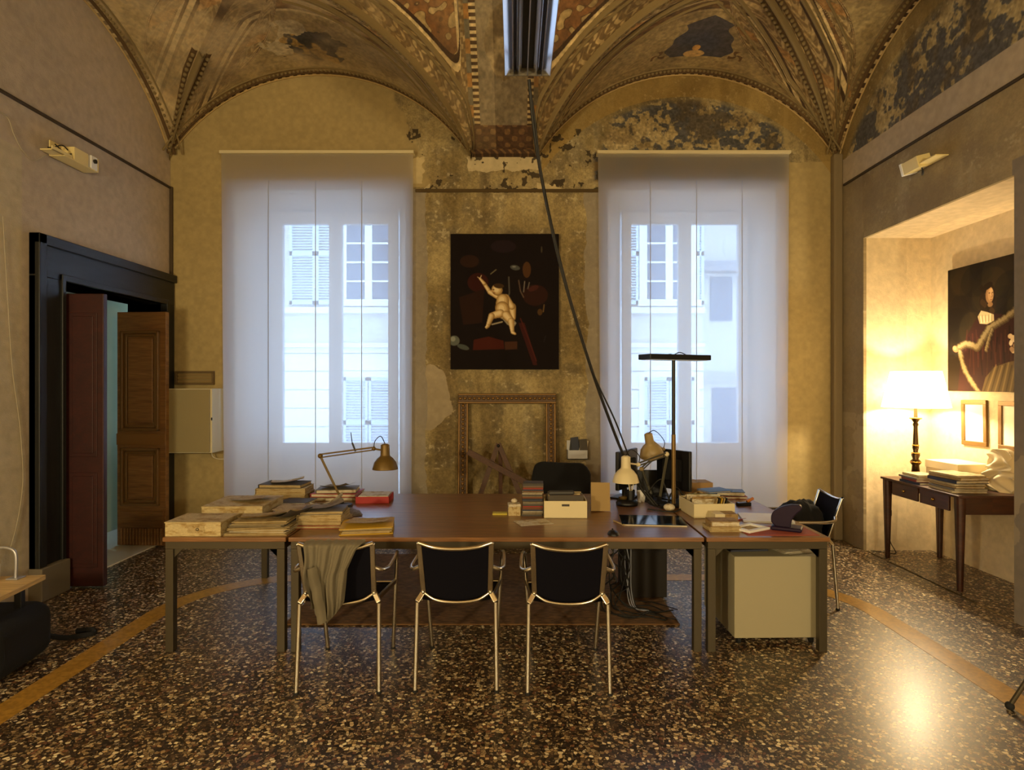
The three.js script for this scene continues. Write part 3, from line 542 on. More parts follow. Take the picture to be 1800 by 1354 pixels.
// rug under the table
one('rug', 'flat brown rug lying under the long table', 'rug', span(-1.62, 1.16, 0.002, 0.014, -6.1, -4.32, 0.004), M.rug);

// ------------------------------------------------------------------ aluminium armchairs
function makeChair() {
  const c = thing('aluminium_armchair', 'x', 'chair');
  for (const s of [-1, 1]) {
    mesh('rear_leg', rod([s * 0.225, 0.012, 0.27], [s * 0.218, 0.485, 0.235], 0.0125, 14), M.chrome, c);
    const br = mesh('bracket', [bar([s * 0.22, 0.485, 0.235], [s * 0.186, 0.535, 0.205], 0.03, 0.022, 0.006)], M.chrome, c);
    mesh('bolt', new THREE.SphereGeometry(0.012, 10, 8).translate(s * 0.188, 0.537, 0.222), M.chrome, br);
    mesh('upright', bar([s * 0.186, 0.52, 0.21], [s * 0.197, 0.838, 0.315], 0.03, 0.016, 0.006), M.chrome, c);
    mesh('armrest', tube([[s * 0.2, 0.69, 0.262], [s * 0.235, 0.672, 0.245], [s * 0.258, 0.664, 0.18], [s * 0.262, 0.662, 0.05], [s * 0.258, 0.66, -0.12], [s * 0.25, 0.652, -0.185], [s * 0.243, 0.615, -0.218], [s * 0.24, 0.56, -0.228]], 0.0115, 60, 10), M.chrome, c);
    mesh('front_leg', rod([s * 0.24, 0.57, -0.227], [s * 0.208, 0.012, -0.30], 0.0125, 14), M.chrome, c);
    mesh('seat_rail', bar([s * 0.2, 0.495, 0.215], [s * 0.232, 0.455, -0.238], 0.018, 0.03, 0.006), M.chrome, c);
    mesh('foot_cap', cyl(0.014, 0.015, 0.014, s * 0.225, 0, 0.27), M.rubber, c); mesh('foot_cap', cyl(0.014, 0.015, 0.014, s * 0.208, 0, -0.30), M.rubber, c);
  }
  mesh('top_rail', tube([[-0.2, 0.836, 0.315], [-0.12, 0.817, 0.335], [0, 0.808, 0.342], [0.12, 0.817, 0.335], [0.2, 0.836, 0.315]], 0.0115, 40, 8).scale(1, 1, 1), M.chrome, c);
  mesh('lower_rail', tube([[-0.186, 0.532, 0.212], [-0.12, 0.500, 0.235], [0, 0.488, 0.246], [0.12, 0.500, 0.235], [0.186, 0.532, 0.212]], 0.0105, 40, 8), M.chrome, c);
  mesh('front_rail', rod([-0.23, 0.45, -0.235], [0.23, 0.45, -0.235], 0.011), M.chrome, c);
  const dip = (u) => 1 - (2 * u - 1) ** 2;
  mesh('back_mesh', grid(16, 12, (u, v) => { const y0 = 0.532 - 0.042 * dip(u), y1 = 0.832 - 0.026 * dip(u), y = y0 + (y1 - y0) * v; return [(2 * u - 1) * (0.176 + 0.012 * v), y, 0.212 + (y - 0.532) * 0.345 + 0.024 * dip(u)]; }), M.mesh, c);
  mesh('seat_mesh', grid(14, 14, (u, v) => [(2 * u - 1) * (0.192 + 0.028 * (1 - v)), 0.452 + 0.036 * v - 0.02 * dip(u), -0.232 + 0.43 * v]), M.mesh, c);
  return c;
}
const chair0 = makeChair();
const chairs = [
  [-0.979, -3.64, 0.03, 'aluminium armchair at the long table with a coat over its back'],
  [-0.325, -3.66, 0.0, 'empty aluminium armchair in the middle of the three at the table'],
  [0.30, -3.63, -0.02, 'empty aluminium armchair at the table nearest the tangled cables'],
  [2.17, -4.86, PI / 2 - 0.06, 'aluminium armchair pushed up to the outer side of the right desk'],
];
chairs.forEach(([x, z, t, label], i) => {
  const c = i ? chair0.clone() : chair0; if (i) { c.name = numbered('aluminium_armchair'); scene.add(c); c.userData = {}; tag(c, '', 'chair'); }
  c.position.set(x, 0, z); c.rotation.y = t; c.userData.label = label; c.userData.group = 'aluminium armchairs';
});
{ // coat over the first chair
  const fold = (u, v) => 0.014 * Math.sin(u * 21 + v * 3) * (0.35 + v) + 0.008 * Math.sin(u * 47 + 2 * v);
  const left = (v) => -0.155 + 0.02 * v + 0.02 * Math.sin(v * 9) * v, right = (v) => v < 0.14 ? 0.165 - v * 0.3 : v < 0.45 ? 0.123 - (v - 0.14) * 0.16 : 0.073 - (v - 0.45) * 0.05;
  const g1 = grid(44, 40, (u, v) => { const l = left(v), r = right(v), x = l + (r - l) * u, len = 0.43 - 0.12 * Math.abs(u - 0.45) ** 1.4 * 2; const y = 0.856 - (v < 0.06 ? v * 0.2 : 0.012 + (v - 0.06) * len * 1.06); return [x, y, (v < 0.06 ? 0.318 + v * 1.03 : 0.380) - 0.045 * clamp((v - 0.06) * 1.0) + fold(u, v)]; });
  const g2 = grid(30, 14, (u, v) => { const x = -0.15 + 0.31 * u; return [x, 0.852 - 0.2 * v + 0.01 * Math.sin(u * 21), 0.318 - 0.05 * v - 0.012 * v + 0.5 * fold(u, v)]; });
  const g3 = grid(16, 20, (u, v) => [-0.13 + 0.05 * u + 0.05 * v, 0.72 - 0.30 * v + 0.02 * u, 0.388 + 0.02 * Math.sin(u * PI) - 0.02 * v + 0.006 * Math.sin(v * 14)]);
  const coat = thing('coat', 'olive grey coat hanging over the back of the first armchair', 'coat', [-0.979, 0, -3.64], 0.03);
  const cm = std(0x6d6552, 0.95, { side: THREE.DoubleSide, bumpMap: grainBump, bumpScale: 0.002 });
  mesh('body', [g1, g2], cm, coat); mesh('sleeve', g3, cm, coat);
}

// ------------------------------------------------------------------ papers and books
const COL = { cream: M.creamBox, tan: M.paperTan, paper: M.paper, grey: M.greyPaper, dark: M.darkFolder, red: M.red, yellow: M.yellow, card: M.card, black: M.black, blue: M.blue, brown: std(0x6b3f22, 0.7), white: M.white, greyCover: std(0x6e675c, 0.7), navy: std(0x2c3040, 0.6), rust: std(0x8a3a24, 0.7), green: std(0x525a38, 0.7) };
function book(label, w, h, d, pos, turn, cover, group, pages = 'paper') {     // covers, page block and spine; pos is the middle of its underside
  const b = thing('book', label, 'book', pos, turn, group), c = Math.min(0.004, h * 0.15);
  mesh('cover', [rb(w, c, d, 0.001, 0, c / 2, 0), rb(w, c, d, 0.001, 0, h - c / 2, 0), rb(c, h, d, 0.001, -w / 2 + c / 2, h / 2, 0)], COL[cover], b);
  mesh('page_block', rb(w - 0.012, h - 2 * c, d - 0.012, 0.001, 0.002, h / 2, 0), COL[pages], b);
  return b;
}
function folder(label, w, h, d, pos, turn, cover, group, sheets = 'paper') {  // a limp folder with sheets of unequal edges
  const f = thing('document_folder', label, 'folder', pos, turn, group);
  mesh('cover', [rb(w, 0.004, d, 0.001, 0, 0.002, 0), rb(w, 0.004, d, 0.001, 0, h - 0.002, 0).rotateZ(0.012)], COL[cover], f);
  const n = Math.max(2, Math.round(h / 0.012)), hh = (h - 0.008) / n;
  for (let i = 0; i < n; i++) mesh('sheaf', rb(w - 0.01 - rr(0, 0.03), hh * 0.92, d - 0.01 - rr(0, 0.03), 0.001, rr(-0.01, 0.01), 0.004 + hh * (i + 0.5), rr(-0.01, 0.01)).rotateY(rr(-0.04, 0.04)), i % 3 === 1 ? COL.tan : COL[sheets], f);
  return f;
}
function sheets(name, label, w, d, n, pos, turn, mat = M.paper, spread = 0.02) {
  const s = thing(name, label, 'paper', pos, turn);
  for (let i = 0; i < n; i++) mesh('sheet', bx(w, 0.0016, d).rotateY(rr(-spread, spread) * 4).translate(rr(-spread, spread), 0.0008 + i * 0.0019, rr(-spread, spread)), mat, s);
  return s;
}
const archive = (label, w, h, d, pos, turn, mat = M.creamBox) => {
  const b = thing('archive_box', label, 'box', pos, turn);
  mesh('carton', rb(w, h - 0.006, d, 0.003, 0, (h - 0.006) / 2, 0), mat, b);
  mesh('lid', rb(w + 0.006, 0.008, d + 0.006, 0.002, 0, h - 0.004, 0), mat, b);
  mesh('label_plate', rb(w * 0.3, h * 0.5, 0.003, 0.001, 0.02, h * 0.5, d / 2 + 0.001), M.paperTan, b);
  mesh('pull_ring', new THREE.TorusGeometry(0.008, 0.002, 6, 14).translate(0.03, h * 0.5, d / 2 + 0.004), M.black, b);
  return b;
};
{
  const G = 'old papers on the left desk';
  archive('long cream archive box on the front corner of the left desk', 0.355, 0.092, 0.27, [-2.045, TY, -4.04], 0);
  // loose pile beside the box
  let y = TY; [[0.40, 0.016, 0.29, 'tan', 0.04, 'bottom'], [0.37, 0.016, 0.27, 'paper', -0.05, 'second'], [0.39, 0.015, 0.28, 'tan', 0.09, 'third'], [0.36, 0.017, 0.26, 'grey', -0.02, 'fourth'], [0.35, 0.018, 0.25, 'tan', 0.05, 'top']].forEach(([w, h, d, c, t, nm]) => { folder(`loose tan document folder, ${nm} one of the pile beside the cream box`, w, h, d, [-1.65 + rr(-0.015, 0.015), y, -4.07], t, c, G, 'tan'); y += h + 0.001; });
  archive('wide cream archive box behind the long one on the left desk', 0.42, 0.115, 0.42, [-1.98, TY, -4.50], 0.03);
  folder('grey folder of sheets slumped against the wide archive box', 0.30, 0.06, 0.26, [-1.60, TY, -4.52], 0.2, 'greyCover', G);
  sheets('loose_papers', 'loose pale sheets on top of the slumped grey folder', 0.27, 0.22, 6, [-1.59, TY + 0.0615, -4.50], 0.1, M.paperTan);
  // back left stack
  y = TY; [[0.42, 0.055, 0.27, 'tan', 0, 'thick tan volume at the bottom of the stack at the desk back'], [0.41, 0.05, 0.26, 'cream', 0.04, 'thick cream volume in the middle of the stack at the desk back'], [0.36, 0.03, 0.24, 'dark', -0.06, 'dark covered volume on top of the stack at the desk back']].forEach(([w, h, d, c, t, l]) => { book(l, w, h, d, [-1.94, y, -5.20], t, c, G, 'tan'); y += h + 0.0005; });
  y = TY; [[0.40, 0.03, 0.28, 'grey', 0.03, 'grey covered volume under the red folder at the desk back'], [0.38, 0.028, 0.27, 'red', -0.05, 'flat red folder bound volume below white sheets'], [0.33, 0.03, 0.22, 'greyCover', 0.1, 'grey bound volume on the red one at the desk back']].forEach(([w, h, d, c, t, l]) => { book(l, w, h, d, [-1.50, y, -5.22], t, c, G); y += h + 0.0005; });
  const rbx = thing('red_tray', 'bright red open tray filled with white sheets beside the desk lamp', 'tray', [-1.16, TY, -5.10], 0.05);
  mesh('tray_body', [rb(0.27, 0.006, 0.25, 0.002, 0, 0.003, 0), rb(0.27, 0.055, 0.006, 0.002, 0, 0.028, 0.122), rb(0.006, 0.055, 0.25, 0.002, 0.132, 0.028, 0), rb(0.006, 0.055, 0.25, 0.002, -0.132, 0.028, 0)], M.red, rbx);
  for (let i = 0; i < 3; i++) mesh('sheaf', rb(0.24, 0.016, 0.22, 0.001, rr(-0.005, 0.005), 0.016 + i * 0.0175, rr(-0.005, 0.005)), M.paper, rbx);
  // stack at the seam of the two tables
  y = TY; [[0.34, 0.02, 0.30, 'rust', 0.04, 'rust red volume at the bottom of the pile before the lamp'], [0.32, 0.022, 0.27, 'tan', -0.03, 'tan volume second in the pile before the lamp'], [0.30, 0.045, 0.25, 'cream', 0.02, 'thick cream volume third in the pile before the lamp'], [0.29, 0.022, 0.25, 'greyCover', 0.12, 'dark grey volume on top of the pile before the lamp']].forEach(([w, h, d, c, t, l]) => { book(l, w, h, d, [-1.32, y, -4.26], t, c, G, 'tan'); y += h + 0.0005; });
  folder('thick yellow document folder at the front edge of the long table', 0.34, 0.042, 0.30, [-0.98, TY, -4.10], 0.16, 'yellow', G, 'tan');
  // sheets that curl up at their edges, strewn over the piles
  const curl = (w, d, a, b) => grid(10, 8, (u, v) => [(u - 0.5) * w, 0.004 + a * (u - 0.3) ** 2 + b * Math.max(0, v - 0.6) ** 2 * 3, (v - 0.5) * d]);
  const two = (m) => { const c = m.clone(); c.side = THREE.DoubleSide; return c; }, cp = two(M.paper), ct = two(M.paperTan), cg = two(M.greyPaper), cdk = two(M.darkFolder);
  [['curled tan sheet on top of the loose pile beside the cream box', 0.30, 0.22, 0.04, 0.05, [-1.66, TY + 0.088, -4.08], 0.25, ct], ['dark curled folder sliding off the loose pile', 0.16, 0.24, 0.10, 0.05, [-1.475, TY + 0.088, -4.07], -0.3, cdk],
    ['pale curled sheet lying across the wide archive box', 0.28, 0.2, 0.05, 0.02, [-1.93, TY + 0.117, -4.52], -0.35, ct], ['white curled sheet on the stack at the desk back', 0.26, 0.2, 0.06, 0.03, [-1.92, TY + 0.138, -5.20], 0.3, cp],
    ['grey curled sheet on the grey bound volume', 0.25, 0.18, 0.07, 0.04, [-1.50, TY + 0.090, -5.22], -0.25, cg], ['brown curled sheet on the yellow folder', 0.27, 0.22, 0.03, 0.03, [-0.98, TY + 0.049, -4.09], -0.1, ct],
    ['grey curled sheet on the pile before the lamp', 0.24, 0.2, 0.08, 0.03, [-1.31, TY + 0.112, -4.26], 0.45, cg], ['white curled sheet leaning behind the pile before the lamp', 0.24, 0.18, 0.18, 0.1, [-1.47, TY + 0.002, -4.80], 0.3, cp]]
    .forEach(([l, w, d, p, q, pos, t, m]) => one('curled_sheet', l, 'paper', curl(w, d, p, q), m, pos, t, 'curled sheets on the left desk'));
  sheets('loose_papers', 'loose grey sheets fanned out behind the grey volumes', 0.24, 0.2, 9, [-1.30, TY, -4.56], 0.4, M.greyPaper, 0.035);
  folder('dark folder with grey sheets between the archive box and the lamp', 0.24, 0.05, 0.2, [-1.72, TY, -4.86], -0.15, 'dark', G);
}

// ------------------------------------------------------------------ desk lamps
function deskLamp(label, foot, elbow, tip, head, mat, opt = {}) {            // joints as points
  const l = thing('desk_lamp', label, 'lamp', foot), o = V(...foot), R = (p) => V(...p).sub(o);
  const f = V(0, 0.05, 0), e = R(elbow), t = R(tip), h = R(head);
  mesh('base', lathe([[0, 0], [0.085, 0], [0.088, 0.008], [0.08, 0.02], [0.02, 0.028], [0.014, 0.06], [0, 0.06]]), M.black, l);
  const off = V(0, 0.018, 0), side = V(0.009, 0, 0.006);
  const am = opt.arm ?? mat;
  mesh('lower_arm', [rod(f, e, 0.0075), rod(f.clone().add(side), e.clone().add(side), 0.005)], am, l);
  const ua = mesh('upper_arm', [rod(e.clone().add(off), t.clone().add(off.clone().multiplyScalar(0.6)), 0.0065), rod(e.clone().sub(off.clone().multiplyScalar(0.4)), t.clone().sub(off.clone().multiplyScalar(0.5)), 0.0055)], am, l);
  mesh('elbow_joint', new THREE.SphereGeometry(0.02, 14, 10).translate(e.x, e.y + 0.006, e.z), mat, l);
  mesh('head_joint', [new THREE.SphereGeometry(0.017, 12, 8).translate(t.x, t.y, t.z), rod(t, h.clone().add(V(0, 0.06, 0)), 0.007)], mat, l);
  const sh = lathe([[0.0, 0.115], [0.018, 0.115], [0.034, 0.105], [0.036, 0.03], [0.04, 0.018], [0.062, 0.0], [0.085, -0.03], [0.098, -0.075], [0.1, -0.085], [0.097, -0.085], [0.09, -0.05], [0.058, -0.006], [0, 0]], 36);
  if (opt.tilt) sh.applyQuaternion(new THREE.Quaternion().setFromEuler(new THREE.Euler(...opt.tilt)));
  mesh('lamp_shade', tr(sh, h.x, h.y, h.z), mat, l);
  const top = V(0, 0.115, 0); if (opt.tilt) top.applyEuler(new THREE.Euler(...opt.tilt)); top.add(h);
  mesh('cord', tube([t, t.clone().add(V(0.01, 0.06, 0)), t.clone().lerp(top, 0.6).add(V(0, 0.075, 0)), top], 0.0035, 24, 6), M.cable, l);
  if (opt.knob) mesh('handle', [rod(e.clone().lerp(t, 0.66), e.clone().lerp(t, 0.62).add(V(-0.01, 0.07, 0)), 0.007), rod(e.clone().lerp(t, 0.62).add(V(-0.01, 0.07, 0)), e.clone().lerp(t, 0.6).add(V(-0.012, 0.155, 0)), 0.0035)], M.black, l);
  return l;
}
deskLamp('bronze jointed desk lamp rising from the papers at the left', [-1.37, TY, -4.86], atDepth(563, 803, 4.86), atDepth(657, 789, 4.86), atDepth(677, 806, 4.84), M.bronze, { knob: true });
deskLamp('cream jointed desk lamp whose bell hangs before the left screen', [1.17, TY, -4.98], atDepth(1172, 800, 4.92), atDepth(1122, 817, 4.74), atDepth(1100, 828, 4.64), M.cream, { arm: std(0x4a4634, 0.5) });
deskLamp('small tan jointed desk lamp tilted beside the tall black lamp', [1.13, TY, -5.10], atDepth(1128, 826, 5.12), atDepth(1166, 790, 5.1), atDepth(1143, 784, 5.08), std(0x9a8558, 0.45), { tilt: [0.3, 0, 0.22], arm: std(0x4a4634, 0.5) });

{ // tall black T shaped lamp
  const p = onLevel(1184, 889), l = thing('task_lamp', 'tall black T shaped lamp standing between the two screens', 'lamp', p);
  mesh('base', [rb(0.24, 0.016, 0.2, 0.005, 0, 0.008, 0)], M.black, l);
  mesh('lower_pole', cyl(0.017, 0.017, 0.55, 0, 0.016, 0), std(0x7a6238, 0.35, { metalness: 0.6 }), l);
  mesh('pole', cyl(0.014, 0.014, 0.60, 0, 0.566, 0), M.black, l);
  const hd = mesh('head', rb(0.60, 0.042, 0.16, 0.006, 0, 0, 0), M.black, l); hd.position.set(0.02, 1.182, -0.03); hd.rotation.y = 0.42;
  mesh('diffuser', rb(0.56, 0.004, 0.13, 0.001, 0, -0.0225, 0), std(0xcfd8e8, 0.4), hd);
  mesh('switch', [cyl(0.012, 0.012, 0.012, -0.05, 0.016, 0), tube([[-0.02, 0.016, 0], [0.03, 0.04, 0.01], [0.09, 0.03, 0], [0.12, 0.016, 0]], 0.004, 16, 6)], M.black, hd);
}

// ------------------------------------------------------------------ things on the long table
{
  const p0 = onLevel(905, 905);
  const cube = thing('note_block', 'cream note block with a crumpled paper beside the disc tower', 'notepad', [p0[0] - 0.005, TY, p0[2]], 0.05);
  mesh('block', rb(0.09, 0.065, 0.09, 0.002, 0, 0.0325, 0), M.creamBox, cube);
  mesh('top_sheets', rb(0.088, 0.02, 0.088, 0.002, 0, 0.0755, 0).rotateY(0.06), M.paper, cube);
  mesh('crumpled_paper', new THREE.IcosahedronGeometry(0.024, 1).scale(1, 0.8, 1).translate(0.0, 0.103, 0), M.paper, cube);
  const yp = onLevel(880, 905); one('yellow_pad', 'flat yellow pad left of the cream note block', 'notepad', rb(0.11, 0.012, 0.07, 0.002, 0, 0.006, 0), std(0xb8a83a, 0.7), [yp[0] - 0.005, TY, yp[2] - 0.02]);
  const cp = onLevel(937, 907); const tones = [M.greyPaper, M.darkFolder, M.red, M.paper, M.black, COL.greyCover, COL.brown];
  const where = ['bottom', 'second', 'third', 'fourth', 'fifth', 'sixth', 'seventh', 'eighth', 'ninth', 'tenth', 'eleventh', 'twelfth', 'top'];
  for (let i = 0; i < 13; i++) {
    const c = thing('disc_case', `disc case in the tower on the long table, ${i === 12 ? 'topmost' : where[i] + ' from the table'}`, 'disc case', [cp[0] + rr(-0.006, 0.006), TY + i * 0.0185, cp[2] - 0.05], rr(-0.05, 0.05), 'disc tower');
    mesh('case', rb(0.15, 0.012, 0.13, 0.001, 0, 0.006, 0), [M.darkFolder, M.greyPaper, COL.navy, COL.brown][i % 4], c);
    mesh('inlay', rb(0.148, 0.0055, 0.128, 0.001, 0, 0.0150, 0), tones[(i * 3) % 7], c);
  }
  const fb = onLevel(995, 912), box = thing('file_box', 'cream open file box crammed with folders on the long table', 'box', [fb[0], TY, fb[2] - 0.13], -0.02);
  mesh('carton', [rb(0.31, 0.008, 0.25, 0.002, 0, 0.004, 0), rb(0.31, 0.125, 0.008, 0.002, 0, 0.0625, 0.121), rb(0.31, 0.125, 0.008, 0.002, 0, 0.0625, -0.121), rb(0.008, 0.125, 0.234, 0.002, -0.151, 0.0625, 0), rb(0.008, 0.125, 0.234, 0.002, 0.151, 0.0625, 0)], M.cream, box);
  mesh('finger_slot', rb(0.055, 0.016, 0.003, 0.001, 0, 0.095, 0.1255), M.darkFolder, box);
  for (let i = 0; i < 12; i++) mesh('file', (() => { const h = 0.125 + rr(0, 0.028); return rb(0.27 - rr(0, 0.05), h, 0.006, 0.001, rr(-0.01, 0.01), 0.011 + h / 2, -0.1 + i * 0.018); })(), [M.paper, M.darkFolder, M.creamBox, M.greyPaper, COL.brown][i % 5], box);
  const ph = onLevel(1000, 884); one('desk_phone', 'dark cordless handset lying across the files in the box', 'phone', rb(0.19, 0.03, 0.05, 0.014, 0, 0.015, 0), std(0x3c3b3a, 0.5), [fb[0] - 0.03, TY + 0.161, fb[2] - 0.06], 0.05);
  const cd = onLevel(1056, 900), card = thing('leaning_card', 'tan card propped upright beside the file box', 'card', cd, 0.25);
  mesh('card_sheet', rb(0.155, 0.215, 0.003, 0.001, 0, 0.1125, 0).rotateX(-0.18).rotateZ(-0.06), std(0xa48a5a, 0.85), card);
  mesh('prop', rb(0.10, 0.06, 0.03, 0.003, 0, 0.03, -0.06), M.greyPaper, card);
  sheets('paper_sheet', 'white sheets lying askew before the disc tower', 0.235, 0.165, 2, onLevel(938, 919), 0.32, M.paper, 0.006);
  const ms = onLevel(1078, 940), mouse = thing('computer_mouse', 'black computer mouse near the front edge of the long table', 'mouse', ms, 0.1);
  mesh('shell', new THREE.SphereGeometry(0.5, 20, 12, 0, 2 * PI, 0, PI / 2).scale(0.075, 0.06, 0.10), M.black, mouse);
  mesh('scroll_wheel', new THREE.CylinderGeometry(0.008, 0.008, 0.006, 12).rotateZ(PI / 2).translate(0, 0.028, -0.018), M.rubber, mouse);
  const mg = onLevel(1146, 917), mag = thing('glossy_book', 'black glossy picture book lying flat on the long table', 'book', mg, -0.1);
  mesh('cover', rb(0.44, 0.003, 0.30, 0.001, 0, 0.0105, 0), phy({ roughness: 0.12, map: tex(256, 256, (u, v) => { const a = fbm(u * 4, v * 4, 4, 900); return mixc([14, 18, 28], [52, 84, 120], sst(0.52, 0.75, a)); }) }), mag);
  mesh('page_block', rb(0.435, 0.009, 0.295, 0.001, 0, 0.0045, 0), M.paper, mag);
  const rl = onLevel(1098, 921); one('pen', 'wooden pen lying at the edge of the glossy book', 'pen', rod([-0.012, 0.006, -0.07], [0.012, 0.006, 0.07], 0.006), M.paperTan, [rl[0] - 0.04, TY, rl[2]], 0.2);
  const og = onLevel(1102, 888), org = thing('desk_organiser', 'black round desk organiser with pens under the cream lamp', 'organiser', og);
  mesh('tray_base', lathe([[0, 0], [0.085, 0], [0.088, 0.02], [0.07, 0.045], [0, 0.045]]), M.black, org);
  mesh('cup', lathe([[0.03, 0.04], [0.034, 0.12], [0.031, 0.12], [0.027, 0.05], [0, 0.05]]).translate(0.03, 0, 0), M.black, org);
  for (let i = 0; i < 5; i++) mesh('pen', rod([0.03 + rr(-0.01, 0.01), 0.05, rr(-0.01, 0.01)], [0.03 + rr(-0.03, 0.03), 0.17 + rr(0, 0.02), rr(-0.03, 0.03)], 0.004, 8), [M.cream, M.blue, M.bronze][i % 3], org);
  mesh('clip_dish', lathe([[0.0, 0.046], [0.03, 0.05], [0.034, 0.07], [0.031, 0.07], [0, 0.052]]).translate(-0.035, 0, 0.02), M.bronze, org);
}
function monitor(label, pos, turn, w, h) {
  const m = thing('computer_monitor', label, 'monitor', pos, turn);
  mesh('foot', rb(0.22, 0.014, 0.18, 0.005, 0, 0.007, 0), M.black, m);
  mesh('neck', rb(0.05, 0.16, 0.03, 0.006, 0, 0.09, 0.0), M.black, m);
  mesh('housing', rb(w, h, 0.032, 0.008, 0, 0.09 + h / 2, 0.02), M.black, m);
  mesh('rear_bulge', rb(w * 0.55, h * 0.55, 0.03, 0.012, 0, 0.09 + h * 0.5, 0.045), M.blackMatte, m);
  mesh('screen', rb(w - 0.03, h - 0.04, 0.003, 0.001, 0, 0.095 + h / 2, 0.0035), M.blackGloss, m);
  return m;
}
monitor('black computer screen seen from behind, left of the tall lamp', [0.935, TY, -5.24], 1.0, 0.42, 0.32);
monitor('black computer screen seen from behind, right of the tall lamp', [1.345, TY, -5.15], -0.98, 0.36, 0.33);
{
  const lp = thing('laptop', 'black half open laptop between the two screens', 'laptop', [1.20, TY, -5.325], 0);
  mesh('base_unit', rb(0.26, 0.018, 0.16, 0.004, 0, 0.009, 0.0), M.black, lp); mesh('lid', rb(0.26, 0.2, 0.008, 0.003, 0, 0.115, -0.075).rotateX(0.0), M.black, lp);
  one('white_mug', 'white mug in front of the half open laptop', 'mug', lathe([[0, 0], [0.03, 0], [0.036, 0.09], [0.033, 0.09], [0.027, 0.006], [0, 0.006]]), M.white, [1.04, TY, -5.06]);
  const cr = std(0x8a8478, 0.9);
  one('crumpled_cloth', 'pale crumpled tissue below the right hand screen', 'tissue', new THREE.IcosahedronGeometry(0.04, 2).scale(1.1, 0.7, 1).translate(0, 0.027, 0), M.paper, [1.18, TY, -4.70]);
  const cabl = [[[1.20, TY + 0.01, -4.86], [1.26, TY + 0.09, -4.95], [1.31, TY + 0.13, -4.98], [1.36, TY + 0.05, -4.9], [1.40, TY + 0.008, -4.84]], [[1.14, TY + 0.008, -4.75], [1.06, TY + 0.03, -4.9], [1.10, TY + 0.12, -4.98], [1.18, TY + 0.20, -4.96], [1.22, TY + 0.10, -4.94], [1.24, TY + 0.008, -4.9]], [[1.02, TY + 0.008, -4.72], [1.1, TY + 0.008, -4.66], [1.19, TY + 0.008, -4.62], [1.27, TY + 0.008, -4.72]]];
  cabl.forEach((c, i) => one('desk_cable', ['dark cable looping over below the right hand screen', 'dark cable curling up around the cream lamp arm', 'dark cable lying across the seam of the two tables'][i], 'cable', tube(c, 0.0055, 50, 6), M.cable));
}

